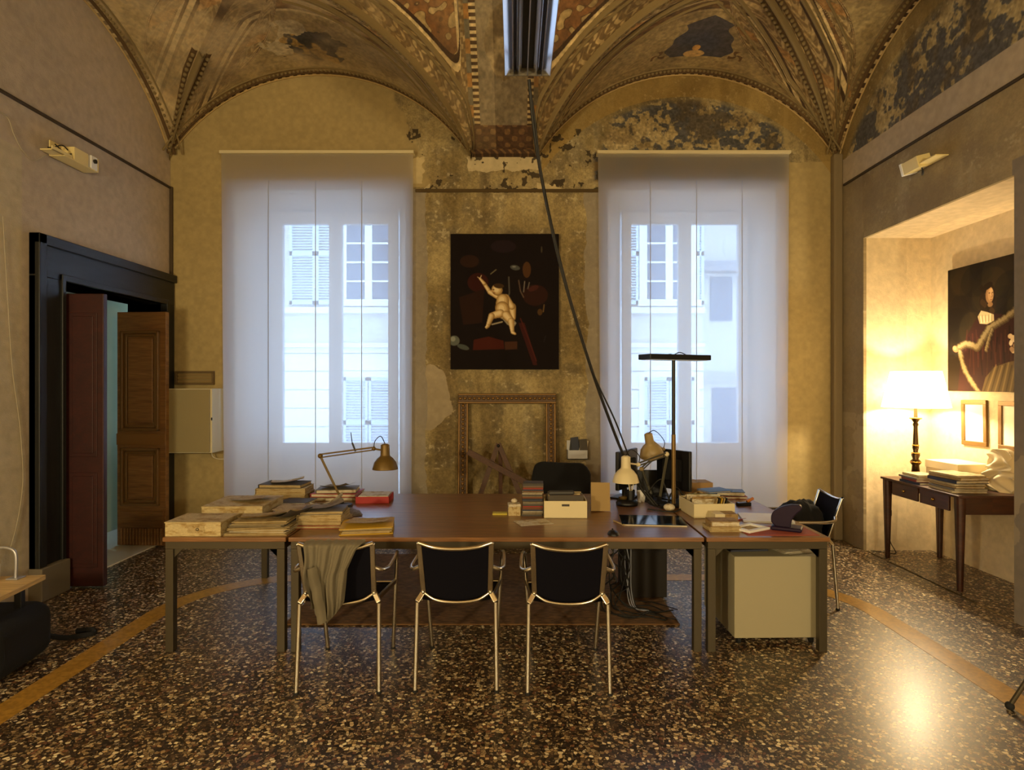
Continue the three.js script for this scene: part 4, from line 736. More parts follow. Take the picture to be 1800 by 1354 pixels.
// ------------------------------------------------------------------ things on the right desk
{
  const b = thing('file_box', 'pale open box of letters at the inner edge of the right desk', 'box', [1.43, TY, -4.60], 0.05);
  mesh('carton', [rb(0.30, 0.008, 0.34, 0.002, 0, 0.004, 0), rb(0.30, 0.105, 0.008, 0.002, 0, 0.0525, 0.166), rb(0.30, 0.105, 0.008, 0.002, 0, 0.0525, -0.166), rb(0.008, 0.105, 0.324, 0.002, -0.146, 0.0525, 0), rb(0.008, 0.105, 0.324, 0.002, 0.146, 0.0525, 0)], M.cream, b);
  for (let i = 0; i < 9; i++) mesh('letter', (() => { const h = 0.10 + rr(0, 0.03); return rb(0.26 - rr(0, 0.06), h, 0.006, 0.001, rr(-0.01, 0.01), 0.010 + h / 2, -0.14 + i * 0.026); })(), [M.paper, M.greyPaper, COL.green, M.card][i % 4], b);
  for (let i = 0; i < 5; i++) mesh('letter', rb(0.006, 0.13, 0.05, 0.001, 0, 0.065, 0).rotateZ(-0.25).translate(0.0 + i * 0.018, 0.014, 0.125), [M.paperTan, M.black, M.yellow][i % 3], b);
  folder('blue folder with a white sheet on top of the letter box', 0.2, 0.014, 0.16, [1.50, TY + 0.163, -4.62], 0.3, 'blue');
  const bb = thing('card_box', 'small brown and white card box before the letter box', 'box', [1.475, TY, -4.345], 0.03);
  mesh('carton', rb(0.16, 0.06, 0.12, 0.002, 0, 0.03, 0), M.card, bb); mesh('sleeve', rb(0.07, 0.062, 0.122, 0.002, -0.047, 0.031, 0), M.cream, bb);
  book('cream paperback at the bottom of the pair on the right desk corner', 0.21, 0.03, 0.15, [1.38, TY, -4.10], 0.02, 'cream', undefined, 'tan');
  book('tan paperback on top of the pair on the right desk corner', 0.19, 0.035, 0.135, [1.385, TY + 0.0305, -4.10], -0.03, 'card');
  const mat = onLevel(1375, 932); one('desk_mat', 'red desk mat under the telephone on the right desk', 'mat', rb(0.46, 0.004, 0.26, 0.001, 0, 0.002, 0), std(0x9c4a38, 0.8), [1.72, TY, -4.06], 0.0);
  const fr = thing('picture_frame', 'white framed picture lying flat on the red desk mat', 'frame', [1.56, TY + 0.0045, -4.09], 0.55);
  mesh('frame_rim', [rb(0.21, 0.016, 0.035, 0.003, 0, 0.008, 0.065), rb(0.21, 0.016, 0.035, 0.003, 0, 0.008, -0.065), rb(0.035, 0.016, 0.095, 0.003, 0.0875, 0.008, 0), rb(0.035, 0.016, 0.095, 0.003, -0.0875, 0.008, 0)], M.white, fr);
  mesh('picture', rb(0.14, 0.006, 0.095, 0.001, 0, 0.003, 0), M.paperTan, fr);
  // telephone with its handset standing up
  const t = thing('telephone', 'dark purple telephone with a curved upright handset on the mat', 'telephone', [1.80, TY + 0.0045, -4.07], -0.5);
  const pm = phy({ color: 0x22142c, roughness: 0.5, specularIntensity: 0.4 });
  mesh('base', rb(0.19, 0.026, 0.13, 0.012, 0, 0.013, 0), pm, t);
  const sh = new THREE.Shape(); sh.moveTo(-0.075, 0.05); sh.quadraticCurveTo(-0.085, 0.10, -0.05, 0.125); sh.quadraticCurveTo(0.0, 0.165, 0.085, 0.165); sh.quadraticCurveTo(0.10, 0.155, 0.085, 0.14); sh.quadraticCurveTo(0.02, 0.08, 0.03, 0.02); sh.lineTo(-0.03, 0.02); sh.quadraticCurveTo(-0.06, 0.03, -0.075, 0.05);
  mesh('handset', new THREE.ExtrudeGeometry(sh, { depth: 0.045, bevelEnabled: true, bevelSize: 0.008, bevelThickness: 0.008, bevelSegments: 3 }).translate(-0.01, 0.0, -0.02), pm, t);
  const sb = onLevel(1372, 908); folder('pale wide folder lying open behind the telephone', 0.34, 0.012, 0.28, [1.80, TY, -4.42], -0.2, 'white');
  one('pen', 'dark red pen lying between the letter box and the pale folder', 'pen', rod([-0.05, 0.006, 0.03], [0.05, 0.006, -0.03], 0.0055), COL.rust, [1.60, TY, -4.36]);
  const st = thing('hand_stamp', 'black stamp with an orange handle on the right desk', 'stamp', onLevel(1307, 889), 0.2);
  mesh('stamp_pad', rb(0.11, 0.026, 0.05, 0.004, 0, 0.013, 0), M.black, st); mesh('handle', rod([0.03, 0.03, 0], [0.085, 0.055, 0.0], 0.012), std(0xb06a20, 0.5), st);
  sheets('loose_papers', 'white sheets lying below the right screen', 0.24, 0.16, 5, [1.62, TY, -5.02], 0.2, M.paper);
  book('brown volume under the black one at the back of the right desk', 0.27, 0.022, 0.2, [1.83, TY, -5.27], -0.1, 'rust');
  book('black volume at the back corner of the right desk', 0.23, 0.035, 0.17, [1.84, TY + 0.0225, -5.27], -0.22, 'black');
  const cb = thing('cardboard_box', 'brown cardboard box at the far edge of the right desk', 'box', [1.56, TY, -5.31], 0.05);
  mesh('carton', rb(0.24, 0.13, 0.18, 0.003, 0, 0.065, 0), M.brownBox, cb); mesh('tape', rb(0.05, 0.002, 0.182, 0.001, 0, 0.1305, 0), M.card, cb);
  one('tape_roll', 'cream tape roll standing before the cardboard box', 'tape', new THREE.TorusGeometry(0.028, 0.012, 10, 24).scale(1, 1, 1.2).translate(0, 0.04, 0), M.paperTan, [1.545, TY, -5.18]);
  one('black_bag', 'black crumpled jacket heaped on the seat of the right armchair', 'jacket', (() => { const g = new THREE.SphereGeometry(0.16, 40, 28), p = g.attributes.position; for (let i = 0; i < p.count; i++) { const v = V(p.getX(i), p.getY(i), p.getZ(i)), n = fbm(v.x * 14 + 9, v.z * 14 + v.y * 9, 3, 950) - 0.5; v.multiplyScalar(1 + n * 0.7); p.setXYZ(i, v.x * 1.0, v.y * 0.98 + 0.15, v.z * 0.95); } g.computeVertexNormals(); return g; })(), M.blackMatte, [2.26, 0.462, -4.86]);
}
{ // white pedestal cabinet under the right desk
  const c = thing('pedestal_cabinet', 'white metal pedestal cabinet on castors under the right desk', 'cabinet', [1.70, 0, -4.29], 0.02);
  const wm = std(0x9e967a, 0.55);
  mesh('carcass', rb(0.565, 0.53, 0.60, 0.006, 0, 0.315, 0), wm, c);
  for (const x of [-0.24, 0.24]) for (const z of [-0.25, 0.25]) mesh('castor', [new THREE.CylinderGeometry(0.024, 0.024, 0.02, 16).rotateZ(PI / 2).translate(x, 0.024, z), cyl(0.01, 0.01, 0.015, x, 0.038, z)], M.rubber, c);
  sheets('loose_papers', 'loose papers lying on top of the white cabinet', 0.2, 0.2, 7, [1.85, 0.581, -4.16], 0.2, M.paper, 0.02);
  one('magazine', 'dark magazine lying on the white cabinet under the desk', 'magazine', rb(0.26, 0.012, 0.2, 0.002, 0, 0.006, 0), COL.navy, [1.555, 0.581, -4.2], 0.1);
}
{ // computer tower and cables under the table
  const t = thing('computer_tower', 'dark computer tower standing under the right end of the table', 'computer', [1.04, 0.0145, -5.05], 0.05);
  mesh('case', rb(0.3, 0.42, 0.42, 0.006, 0, 0.21, 0), std(0x231d18, 0.6), t);
  mesh('side_seam', rb(0.28, 0.006, 0.004, 0.001, 0, 0.36, 0.211), M.black, t);
  for (let i = 0; i < 11; i++) {
    const x = 0.72 + rr(-0.13, 0.16), z = -4.72 + rr(-0.12, 0.12), pts = [[x, 0.66, z]];
    for (let k = 1; k < 6; k++) pts.push([x + rr(-0.07, 0.07), 0.66 - k * 0.11 + rr(-0.03, 0.03), z + rr(-0.07, 0.07)]);
    pts.push([x + rr(-0.05, 0.1), 0.022, z + rr(0, 0.2)], [x + rr(0.05, 0.25), 0.022, z + rr(0.1, 0.3)], [x + rr(0.2, 0.38), 0.022, z + rr(0.1, 0.36)]);
    one('hanging_cable', 'dark cable hanging in the tangle under the right end of the table', 'cable', tube(pts, rr(0.004, 0.006), 70, 5), M.cable, [0, 0, 0], 0, 'tangle of cables under the table');
  }
  for (let i = 0; i < 3; i++) { const x = 0.86 + i * 0.016; one('hanging_cable', 'pale cable hanging in the tangle under the right end of the table', 'cable', tube([[x, 0.66, -4.8], [x + rr(-0.02, 0.02), 0.5, -4.78], [x + rr(-0.03, 0.03), 0.3, -4.76], [x, 0.1, -4.7], [x + 0.02, 0.021, -4.62], [x + 0.1, 0.021, -4.55]], 0.004, 40, 6), std(0x9a9eac, 0.4), [0, 0, 0], 0, 'pale cables under the table'); }
}
{ // black chair behind the table, with a jacket
  const c = thing('office_chair', 'black upholstered chair on the far side of the long table', 'chair', [0.47, 0, -5.85], 0.05);
  const fab = M.blackMatte;
  mesh('backrest', (() => { const s = new THREE.Shape(); s.moveTo(-0.26, 0.5); s.quadraticCurveTo(-0.30, 0.75, -0.25, 0.88); s.quadraticCurveTo(-0.23, 0.915, -0.16, 0.915); s.quadraticCurveTo(0, 0.90, 0.16, 0.90); s.quadraticCurveTo(0.25, 0.90, 0.28, 0.80); s.lineTo(0.27, 0.5); s.closePath(); return new THREE.ExtrudeGeometry(s, { depth: 0.04, bevelEnabled: true, bevelSize: 0.015, bevelThickness: 0.015, bevelSegments: 3 }).translate(0, 0, -0.26); })(), fab, c);
  mesh('seat', rb(0.5, 0.08, 0.48, 0.03, 0, 0.46, 0), fab, c);
  mesh('column', cyl(0.03, 0.03, 0.33, 0, 0.09, 0), M.black, c);
  for (let i = 0; i < 5; i++) { const a = i * 2 * PI / 5; mesh('base_arm', bar([0, 0.09, 0], [0.28 * Math.cos(a), 0.065, 0.28 * Math.sin(a)], 0.04, 0.03), M.black, c); mesh('castor', new THREE.SphereGeometry(0.03, 12, 8).translate(0.28 * Math.cos(a), 0.03, 0.28 * Math.sin(a)), M.rubber, c); }
}

// ------------------------------------------------------------------ pictures
function canvasTex(w, h, draw) { const c = document.createElement('canvas'); c.width = w; c.height = h; draw(c.getContext('2d'), w, h); const t = new THREE.CanvasTexture(c); t.colorSpace = THREE.SRGBColorSpace; return t; }
const blob = (g, col, x, y, rx, ry, a = 0) => { g.fillStyle = col; g.beginPath(); g.ellipse(x, y, rx, ry, a, 0, 2 * PI); g.fill(); };
const stroke = (g, col, w, pts) => { g.strokeStyle = col; g.lineWidth = w; g.lineCap = 'round'; g.lineJoin = 'round'; g.beginPath(); g.moveTo(...pts[0]); for (const p of pts.slice(1)) g.lineTo(...p); g.stroke(); };
const poly = (g, col, pts) => { g.fillStyle = col; g.beginPath(); g.moveTo(...pts[0]); for (const p of pts.slice(1)) g.lineTo(...p); g.closePath(); g.fill(); };
const childPainting = canvasTex(180, 225, (g, w, h) => {
  g.fillStyle = '#150d0c'; g.fillRect(0, 0, w, h); g.scale(180 / 512, 225 / 640);
  blob(g, '#2c1a12', 90, 130, 45, 30); blob(g, '#34140f', 130, 230, 50, 45); blob(g, '#2c1610', 400, 290, 60, 50); blob(g, '#21161a', 250, 60, 60, 30);
  poly(g, '#28160f', [[40, 300], [160, 260], [150, 420], [60, 430]]);
  poly(g, '#44190f', [[110, 500], [180, 485], [250, 505], [255, 545], [105, 550]]); poly(g, '#43281a', [[255, 510], [315, 508], [315, 545], [258, 548]]);
  poly(g, '#3a1714', [[320, 420], [350, 420], [410, 620], [390, 620]]); stroke(g, '#4d1f18', 6, [[330, 400], [370, 500], [405, 600]]);
  blob(g, '#5f645c', 18, 505, 26, 24); blob(g, '#4a504c', 60, 535, 30, 12, 0.3); blob(g, '#8c9084', 12, 497, 12, 12);
  blob(g, '#4b3018', 360, 170, 20, 38); blob(g, '#4a4c4a', 305, 160, 24, 12, 0.2); blob(g, '#7e807c', 300, 156, 9, 4);
  stroke(g, '#4f4b46', 7, [[275, 205], [278, 280], [270, 300]]); stroke(g, '#5c4a40', 6, [[322, 220], [330, 270], [345, 300]]); stroke(g, '#7d766e', 5, [[350, 225], [345, 275]]); stroke(g, '#6a635a', 5, [[372, 230], [365, 260]]);
  blob(g, '#43201a', 392, 258, 26, 12, -0.4); stroke(g, '#6d5430', 6, [[442, 335], [438, 368]]); blob(g, '#4c3419', 422, 370, 12, 16); stroke(g, '#2b2a30', 3, [[440, 510], [450, 480]]);
  stroke(g, '#6d664c', 6, [[190, 190], [215, 170]]); blob(g, '#453f30', 430, 75, 4, 16);
  // the pale infant: each limb in a dark, a middle and a light tone
  const taper = (a, b, ra, rb2) => { for (const [col, k, o] of [['#86683c', 0.96, 0], ['#ac8b56', 0.84, 1.5], ['#cdb07c', 0.64, 3], ['#e2cd9e', 0.38, 4.5]]) for (let t = 0; t <= 1.001; t += 0.04) { const r = (ra + (rb2 - ra) * t) * k; blob(g, col, a[0] + (b[0] - a[0]) * t - o, a[1] + (b[1] - a[1]) * t - o * 0.6, r, r); } };
  taper([300, 400], [290, 345], 8, 20); taper([262, 300], [290, 345], 16, 15);
  taper([186, 276], [160, 236], 10, 8); taper([160, 236], [140, 212], 8, 5); stroke(g, '#d9c396', 4, [[138, 212], [128, 204]]); stroke(g, '#d9c396', 4, [[140, 210], [146, 197]]);
  taper([240, 306], [186, 276], 15, 11);
  taper([246, 312], [244, 352], 30, 34); taper([244, 352], [252, 380], 34, 26);
  poly(g, '#8f8772', [[236, 392], [275, 376], [312, 422], [300, 442], [268, 430]]); stroke(g, '#c9c0a4', 5, [[244, 396], [272, 386], [302, 424]]); stroke(g, '#a49a80', 7, [[196, 428], [244, 416]]);
  taper([236, 376], [194, 388], 20, 16); taper([194, 388], [178, 432], 15, 9); taper([178, 434], [170, 444], 8, 5);
  taper([262, 384], [286, 412], 21, 16); taper([286, 412], [293, 462], 15, 9); taper([293, 466], [306, 473], 8, 5);
  taper([219, 262], [222, 268], 26, 25); blob(g, '#3e2a14', 228, 246, 25, 12, 0.1); blob(g, '#4c3218', 203, 264, 4, 3); blob(g, '#7e4c2a', 206, 280, 6, 2.5); blob(g, '#c79a68', 196, 270, 4, 4);
});
const robePainting = canvasTex(220, 275, (g, w, h) => {                         // a seated man in heavy robes, loosely painted
  g.fillStyle = '#241a0f'; g.fillRect(0, 0, w, h); g.scale(0.86 * 220 / 512, 275 / 640);
  for (let i = 0; i < 26; i++) blob(g, i % 2 ? 'rgba(70,54,30,0.18)' : 'rgba(20,14,8,0.22)', (i * 97) % 560, (i * 61) % 400, 70 + (i * 13) % 60, 60 + (i * 29) % 70);
  blob(g, '#2a1c0e', 296, 195, 58, 84); for (let i = 0; i < 16; i++) blob(g, i % 2 ? '#3d2a15' : '#241708', 252 + (i * 31) % 88, 130 + (i * 23) % 130, 13, 15);
  blob(g, '#9a744a', 308, 172, 27, 40); blob(g, '#b98f5e', 314, 168, 19, 32); blob(g, '#caa26e', 318, 158, 11, 18); blob(g, '#24170a', 296, 126, 34, 16, -0.3); stroke(g, '#7a5632', 3, [[320, 162], [327, 180], [319, 184]]); blob(g, '#3c2412', 306, 162, 5, 2.5); blob(g, '#3c2412', 328, 162, 4, 2.5); stroke(g, '#7a4630', 3, [[311, 195], [324, 194]]); blob(g, '#8a663e', 312, 218, 18, 12);
  poly(g, '#301712', [[110, 410], [170, 330], [215, 280], [290, 258], [380, 270], [470, 300], [600, 380], [600, 640], [80, 640]]);
  for (let i = 0; i < 30; i++) stroke(g, ['rgba(84,36,26,0.5)', 'rgba(22,10,8,0.5)', 'rgba(110,60,36,0.25)'][i % 3], 9, [[150 + i * 13, 330 + (i * 37) % 90], [140 + i * 13 + (i * 17) % 30, 430 + (i * 41) % 160]]);
  poly(g, '#bda97c', [[226, 268], [250, 240], [292, 252], [336, 268], [338, 300], [290, 312], [240, 304]]); for (let i = 0; i < 9; i++) stroke(g, i % 2 ? '#dccfa6' : '#9c8a62', 6, [[236 + i * 11, 262 + (i * 7) % 12], [242 + i * 10, 296 + (i * 5) % 10]]);
  const fur = (pts, wd) => { for (const [col, k, o] of [['#4a3c25', 0.85, 0], ['#6a5a3a', 0.62, 3], ['#8e7d58', 0.38, 6]]) for (let i = 0; i + 1 < pts.length; i++) for (let t = 0; t < 1; t += 0.09) { const j = Math.sin(i * 7.1 + t * 31) * wd * 0.16; blob(g, col, pts[i][0] + (pts[i + 1][0] - pts[i][0]) * t - o * 0.4 + j, pts[i][1] + (pts[i + 1][1] - pts[i][1]) * t - o * 0.7 - j * 0.6, wd * k * (0.8 + 0.3 * Math.sin(i * 3 + t * 17)), wd * k * 0.62, 0.5); } };
  fur([[90, 414], [140, 398], [186, 408], [222, 424], [262, 380], [310, 330], [400, 300], [480, 262], [600, 200]], 30);
  fur([[96, 436], [112, 490], [136, 536], [180, 590], [240, 650]], 26); fur([[326, 340], [300, 392], [284, 440]], 16);
  blob(g, '#8f6844', 62, 420, 24, 17, 0.4); blob(g, '#b0845a', 56, 415, 14, 10, 0.4);
  poly(g, '#5e4c2c', [[250, 650], [280, 570], [340, 520], [430, 500], [600, 480], [600, 650]]); for (let i = 0; i < 14; i++) stroke(g, i % 2 ? 'rgba(150,126,78,0.55)' : 'rgba(60,46,24,0.6)', 10, [[270 + i * 24, 640], [330 + i * 20, 520 - (i * 7) % 20]]);
  for (let i = 0; i < 18; i++) blob(g, ['#c8ae86', '#9a7a58', '#d8c4a0'][i % 3], 440 + (i * 37) % 90, 380 + (i * 23) % 84, 15, 12, i);
});
function wallPicture(name, label, w, h, d, pos, turn, map, edge) {
  const p = thing(name, label, 'painting', pos, turn);
  mesh('stretcher', rb(w, h, d, 0.003, 0, h / 2, d / 2), edge, p);
  mesh('canvas', rb(w - 0.006, h - 0.006, 0.004, 0.001, 0, h / 2, d + 0.002), phy({ map, roughness: 0.75, specularIntensity: 0.25 }), p);
  for (const m of p.children.slice(1)) uvBy(m.geometry, (x, y) => [(x + w / 2) / w, y / h]);
  return p;
}
wallPicture('oil_painting', 'large unframed dark painting of a pale infant between the two windows', 1.18, 1.475, 0.035, [-0.11, 1.858, -ZB + 0.026], 0, childPainting, M.black);
wallPicture('portrait_painting', 'portrait of a seated robed man hanging in the lamplit niche', 1.02, 1.17, 0.045, [4.248, 1.63, -5.457], -PI / 2, robePainting, M.goldDark).rotation.set(0, -PI / 2, 0);

{ // empty carved frame leaning on the wall
  const f = thing('carved_frame', 'empty carved wooden picture frame leaning against the bare wall', 'frame', [-0.085, 0, -6.57]);
  const w = 1.06, h = 1.60, b = 0.11; f.rotation.x = -0.07;
  const side = (x0, x1, y0, y1) => { const p = mesh('rail', [span(x0, x1, y0, y1, -0.03, 0.015, 0.006)], M.goldDark, f); return p; };
  const parts = [[-w / 2, w / 2, h - b, h], [-w / 2, w / 2, 0, b], [-w / 2, -w / 2 + b, b, h - b], [w / 2 - b, w / 2, b, h - b]];
  parts.forEach(([x0, x1, y0, y1], i) => {
    const p = side(x0, x1, y0, y1), hor = i < 2, o = (k, m, nm) => { const e = hor ? span(x0, x1, (i ? y1 - k - 0.018 : y0 + k), (i ? y1 - k : y0 + k + 0.018), 0.012, 0.032, 0.006) : span(i === 2 ? x1 - k - 0.018 : x0 + k, i === 2 ? x1 - k : x0 + k + 0.018, y0, y1, 0.012, 0.032, 0.006); mesh(nm, e, m, p); };
    o(0.0, M.gold, 'inner_moulding'); o(0.088, M.gold, 'outer_moulding');
    const leafs = [], L = hor ? x1 - x0 : y1 - y0, n = Math.round(L / 0.05), c0 = new THREE.SphereGeometry(0.019, 7, 5).scale(1, 1, 0.7);
    for (let k = 0; k < n; k++) { const t = (k + 0.5) / n, cx = hor ? x0 + t * L : (x0 + x1) / 2, cy = hor ? (y0 + y1) / 2 : y0 + t * L; leafs.push(c0.clone().rotateZ(k * 0.9).scale(hor ? 1.1 : 0.9, hor ? 0.9 : 1.1, 1).translate(cx, cy, 0.018)); leafs.push(c0.clone().scale(0.45, 0.45, 0.8).translate(cx + (hor ? L / n / 2 : 0.018), cy + (hor ? 0.018 : L / n / 2), 0.018)); }
    mesh('carving', leafs, M.gold, p).userData.kind = 'stuff';
  });
}
{ // wooden trestle before the frame
  const t = thing('trestle', 'dark wooden A shaped trestle with a slanting bar before the frame', 'trestle', [0, 0, 0]);
  const Z = 6.3, ap = atDepth(876, 780, Z), l = (px, py) => atDepth(px, py, Z);
  const foot = (px) => { const q = l(px, 868), k = (ap[1] - 0) / (ap[1] - q[1]); return [ap[0] + (q[0] - ap[0]) * k, 0.002, -Z + 0.05]; };
  mesh('leg', bar(foot(845), ap, 0.05, 0.035), rawWood, t); mesh('leg', bar(foot(914), ap, 0.05, 0.035), rawWood, t);
  mesh('rear_leg', bar([ap[0] + 0.02, 0.002, -Z - 0.22], [ap[0] + 0.02, ap[1] - 0.03, -Z - 0.03], 0.04, 0.03), rawWood, t);
  const a = atDepth(822, 794, Z - 0.06), b = atDepth(955, 865, Z - 0.06); mesh('slanting_bar', bar(a, b, 0.06, 0.025), rawWood, t);
  mesh('wing_bolt', new THREE.SphereGeometry(0.016, 10, 8).translate(ap[0], ap[1] - 0.02, -Z + 0.03), M.black, t);
}
{ // leaflet rack on the wall
  const r = thing('leaflet_rack', 'white wall rack holding dark leaflets beside the leaning frame', 'rack', [0.68, 0.88, -ZB + 0.001]);
  mesh('rack_body', [span(-0.11, 0.11, 0, 0.008, 0, 0.09), span(-0.11, 0.11, 0, 0.10, 0.085, 0.09), span(-0.11, 0.11, 0, 0.20, 0, 0.006), span(-0.11, -0.106, 0, 0.1, 0, 0.09), span(0.106, 0.11, 0, 0.1, 0, 0.09)], std(0xbfc0c4, 0.5), r);
  [[-0.05, -0.12, 0.20, M.black], [0.0, 0.15, 0.22, COL.navy], [0.045, -0.2, 0.19, M.paper], [0.075, 0.08, 0.2, M.darkFolder]].forEach(([x, a, h, m], i) => mesh('leaflet', rb(0.085, h, 0.004, 0.001, 0, h / 2, 0).rotateZ(a).translate(x, 0.02, 0.02 + i * 0.016), m, r));
}
{ // cabinet on the wall beside the door, and the plate above it
  const b = thing('wall_cabinet', 'beige electrical wall cabinet left of the door side window', 'cabinet', [-3.42, 0.97, -ZB + 0.001]);
  mesh('housing', rb(0.46, 0.68, 0.27, 0.006, 0, 0.34, 0.135), std(0xcfc4a0, 0.6), b);
  mesh('front_cover', rb(0.44, 0.66, 0.02, 0.006, -0.008, 0.34, 0.28), std(0x94855c, 0.6), b);
  mesh('latch', rb(0.012, 0.03, 0.012, 0.002, 0.226, 0.36, 0.27), M.black, b);
  mesh('lead', tube([[0.14, 0.0, 0.1], [0.15, -0.06, 0.09], [0.19, -0.09, 0.04], [0.24, -0.095, 0.008]], 0.006, 24, 6), M.cableWhite, b);
  const p = thing('wall_plate', 'shallow framed plate fixed on the wall above the electrical cabinet', 'plate', [-3.50, 1.69, -ZB + 0.001]);
  mesh('plate_frame', [span(-0.21, 0.21, 0, 0.02, 0, 0.04, 0.004), span(-0.21, 0.21, 0.13, 0.15, 0, 0.04, 0.004), span(-0.21, -0.19, 0.02, 0.13, 0, 0.04, 0.004), span(0.19, 0.21, 0.02, 0.13, 0, 0.04, 0.004)], std(0x6a5636, 0.8), p);
  for (let i = 0; i < 3; i++) mesh('slat', rb(0.38, 0.03, 0.008, 0.003, 0, 0.037 + i * 0.037, 0.02).rotateX(0.0), std(0x8a7346, 0.8), p);
}

// ------------------------------------------------------------------ louvred ceiling luminaire and its cable
{
  const y = 3.70, z0 = -4.0, z1 = -1.0, xm = 0.082, hw = 0.148;
  const l = thing('office_luminaire', 'long unlit aluminium louvre luminaire hanging from the vault', 'light', [xm, y, 0]);
  mesh('body', [span(-hw, hw, 0.075, 0.09, z0, z1, 0.003), span(-hw, -hw + 0.003, 0, 0.09, z0, z1), span(hw - 0.003, hw, 0, 0.09, z0, z1)], M.aluDull, l);
  // pleated mirror reflectors: each facet a long strip, split by slim blades
  const half = [[0.145, 0.0], [0.094, 0.034], [0.084, 0.016], [0.066, 0.034], [0.058, 0.016], [0.038, 0.036]];
  const refl = std(0xeceef4, 0.24, { metalness: 1, side: THREE.DoubleSide });
  for (const s of [-1, 1]) {
    for (let i = 0; i + 1 < half.length; i++) { const [xa, ya] = half[i], [xb, yb] = half[i + 1]; mesh('reflector', grid(1, 1, (u, v) => [s * (xa + (xb - xa) * u), ya + (yb - ya) * u, z0 + 0.01 + (z1 - z0 - 0.02) * v]), refl, l); }
    for (const k of [0.089, 0.062]) mesh('louvre_blade', span(s * k - 0.0015, s * k + 0.0015, 0.0, 0.03, z0 + 0.01, z1 - 0.01), std(0x3c3c42, 0.5), l);
  }
  mesh('centre_channel', span(-0.037, 0.037, 0.05, 0.06, z0 + 0.01, z1 - 0.01), std(0x35332f, 0.6), l);
  mesh('centre_rail', span(-0.003, 0.003, 0.0, 0.05, z0 + 0.01, z1 - 0.01), M.aluDull, l);
  for (const z of [z0, z1]) mesh('end_cap', span(-hw, hw, 0.004, 0.088, z - 0.006, z + 0.006, 0.003), std(0x6e6656, 0.6), l);
  for (const z of [-3.6, -1.4]) mesh('suspension_wire', rod([0, 0.09, z], [0, vault(xm, -z) - y, z], 0.003, 6), M.cable, l);
  const P = [[930, 140, 4.0], [936, 205, 4.05], [948, 290, 4.15], [970, 400, 4.28], [1000, 520, 4.4], [1040, 650, 4.55], [1072, 740, 4.68], [1096, 800, 4.78], [1128, 860, 4.86], [1150, 889, 4.86]].map(([a, b, Z]) => atDepth(a, b, Z)); P[P.length - 1][1] = TY + 0.012;
  const Q = P.map((p, i) => [p[0] + 0.012 * Math.sin(i * 1.3), p[1] + 0.01 * Math.cos(i * 1.7), p[2] + 0.012]); Q[0] = P[0].slice(); Q[Q.length - 1][1] = TY + 0.01;
  one('power_cable', 'thick dark power cable slanting from the luminaire down to the table', 'cable', tube(P, 0.011, 120, 8), M.cable);
  one('power_cable', 'thinner dark cable twisted along the slanting power cable', 'cable', tube(Q.map((q, i) => i > 5 ? [q[0] + 0.03, q[1], q[2]] : q), 0.006, 120, 6), M.cable);
}

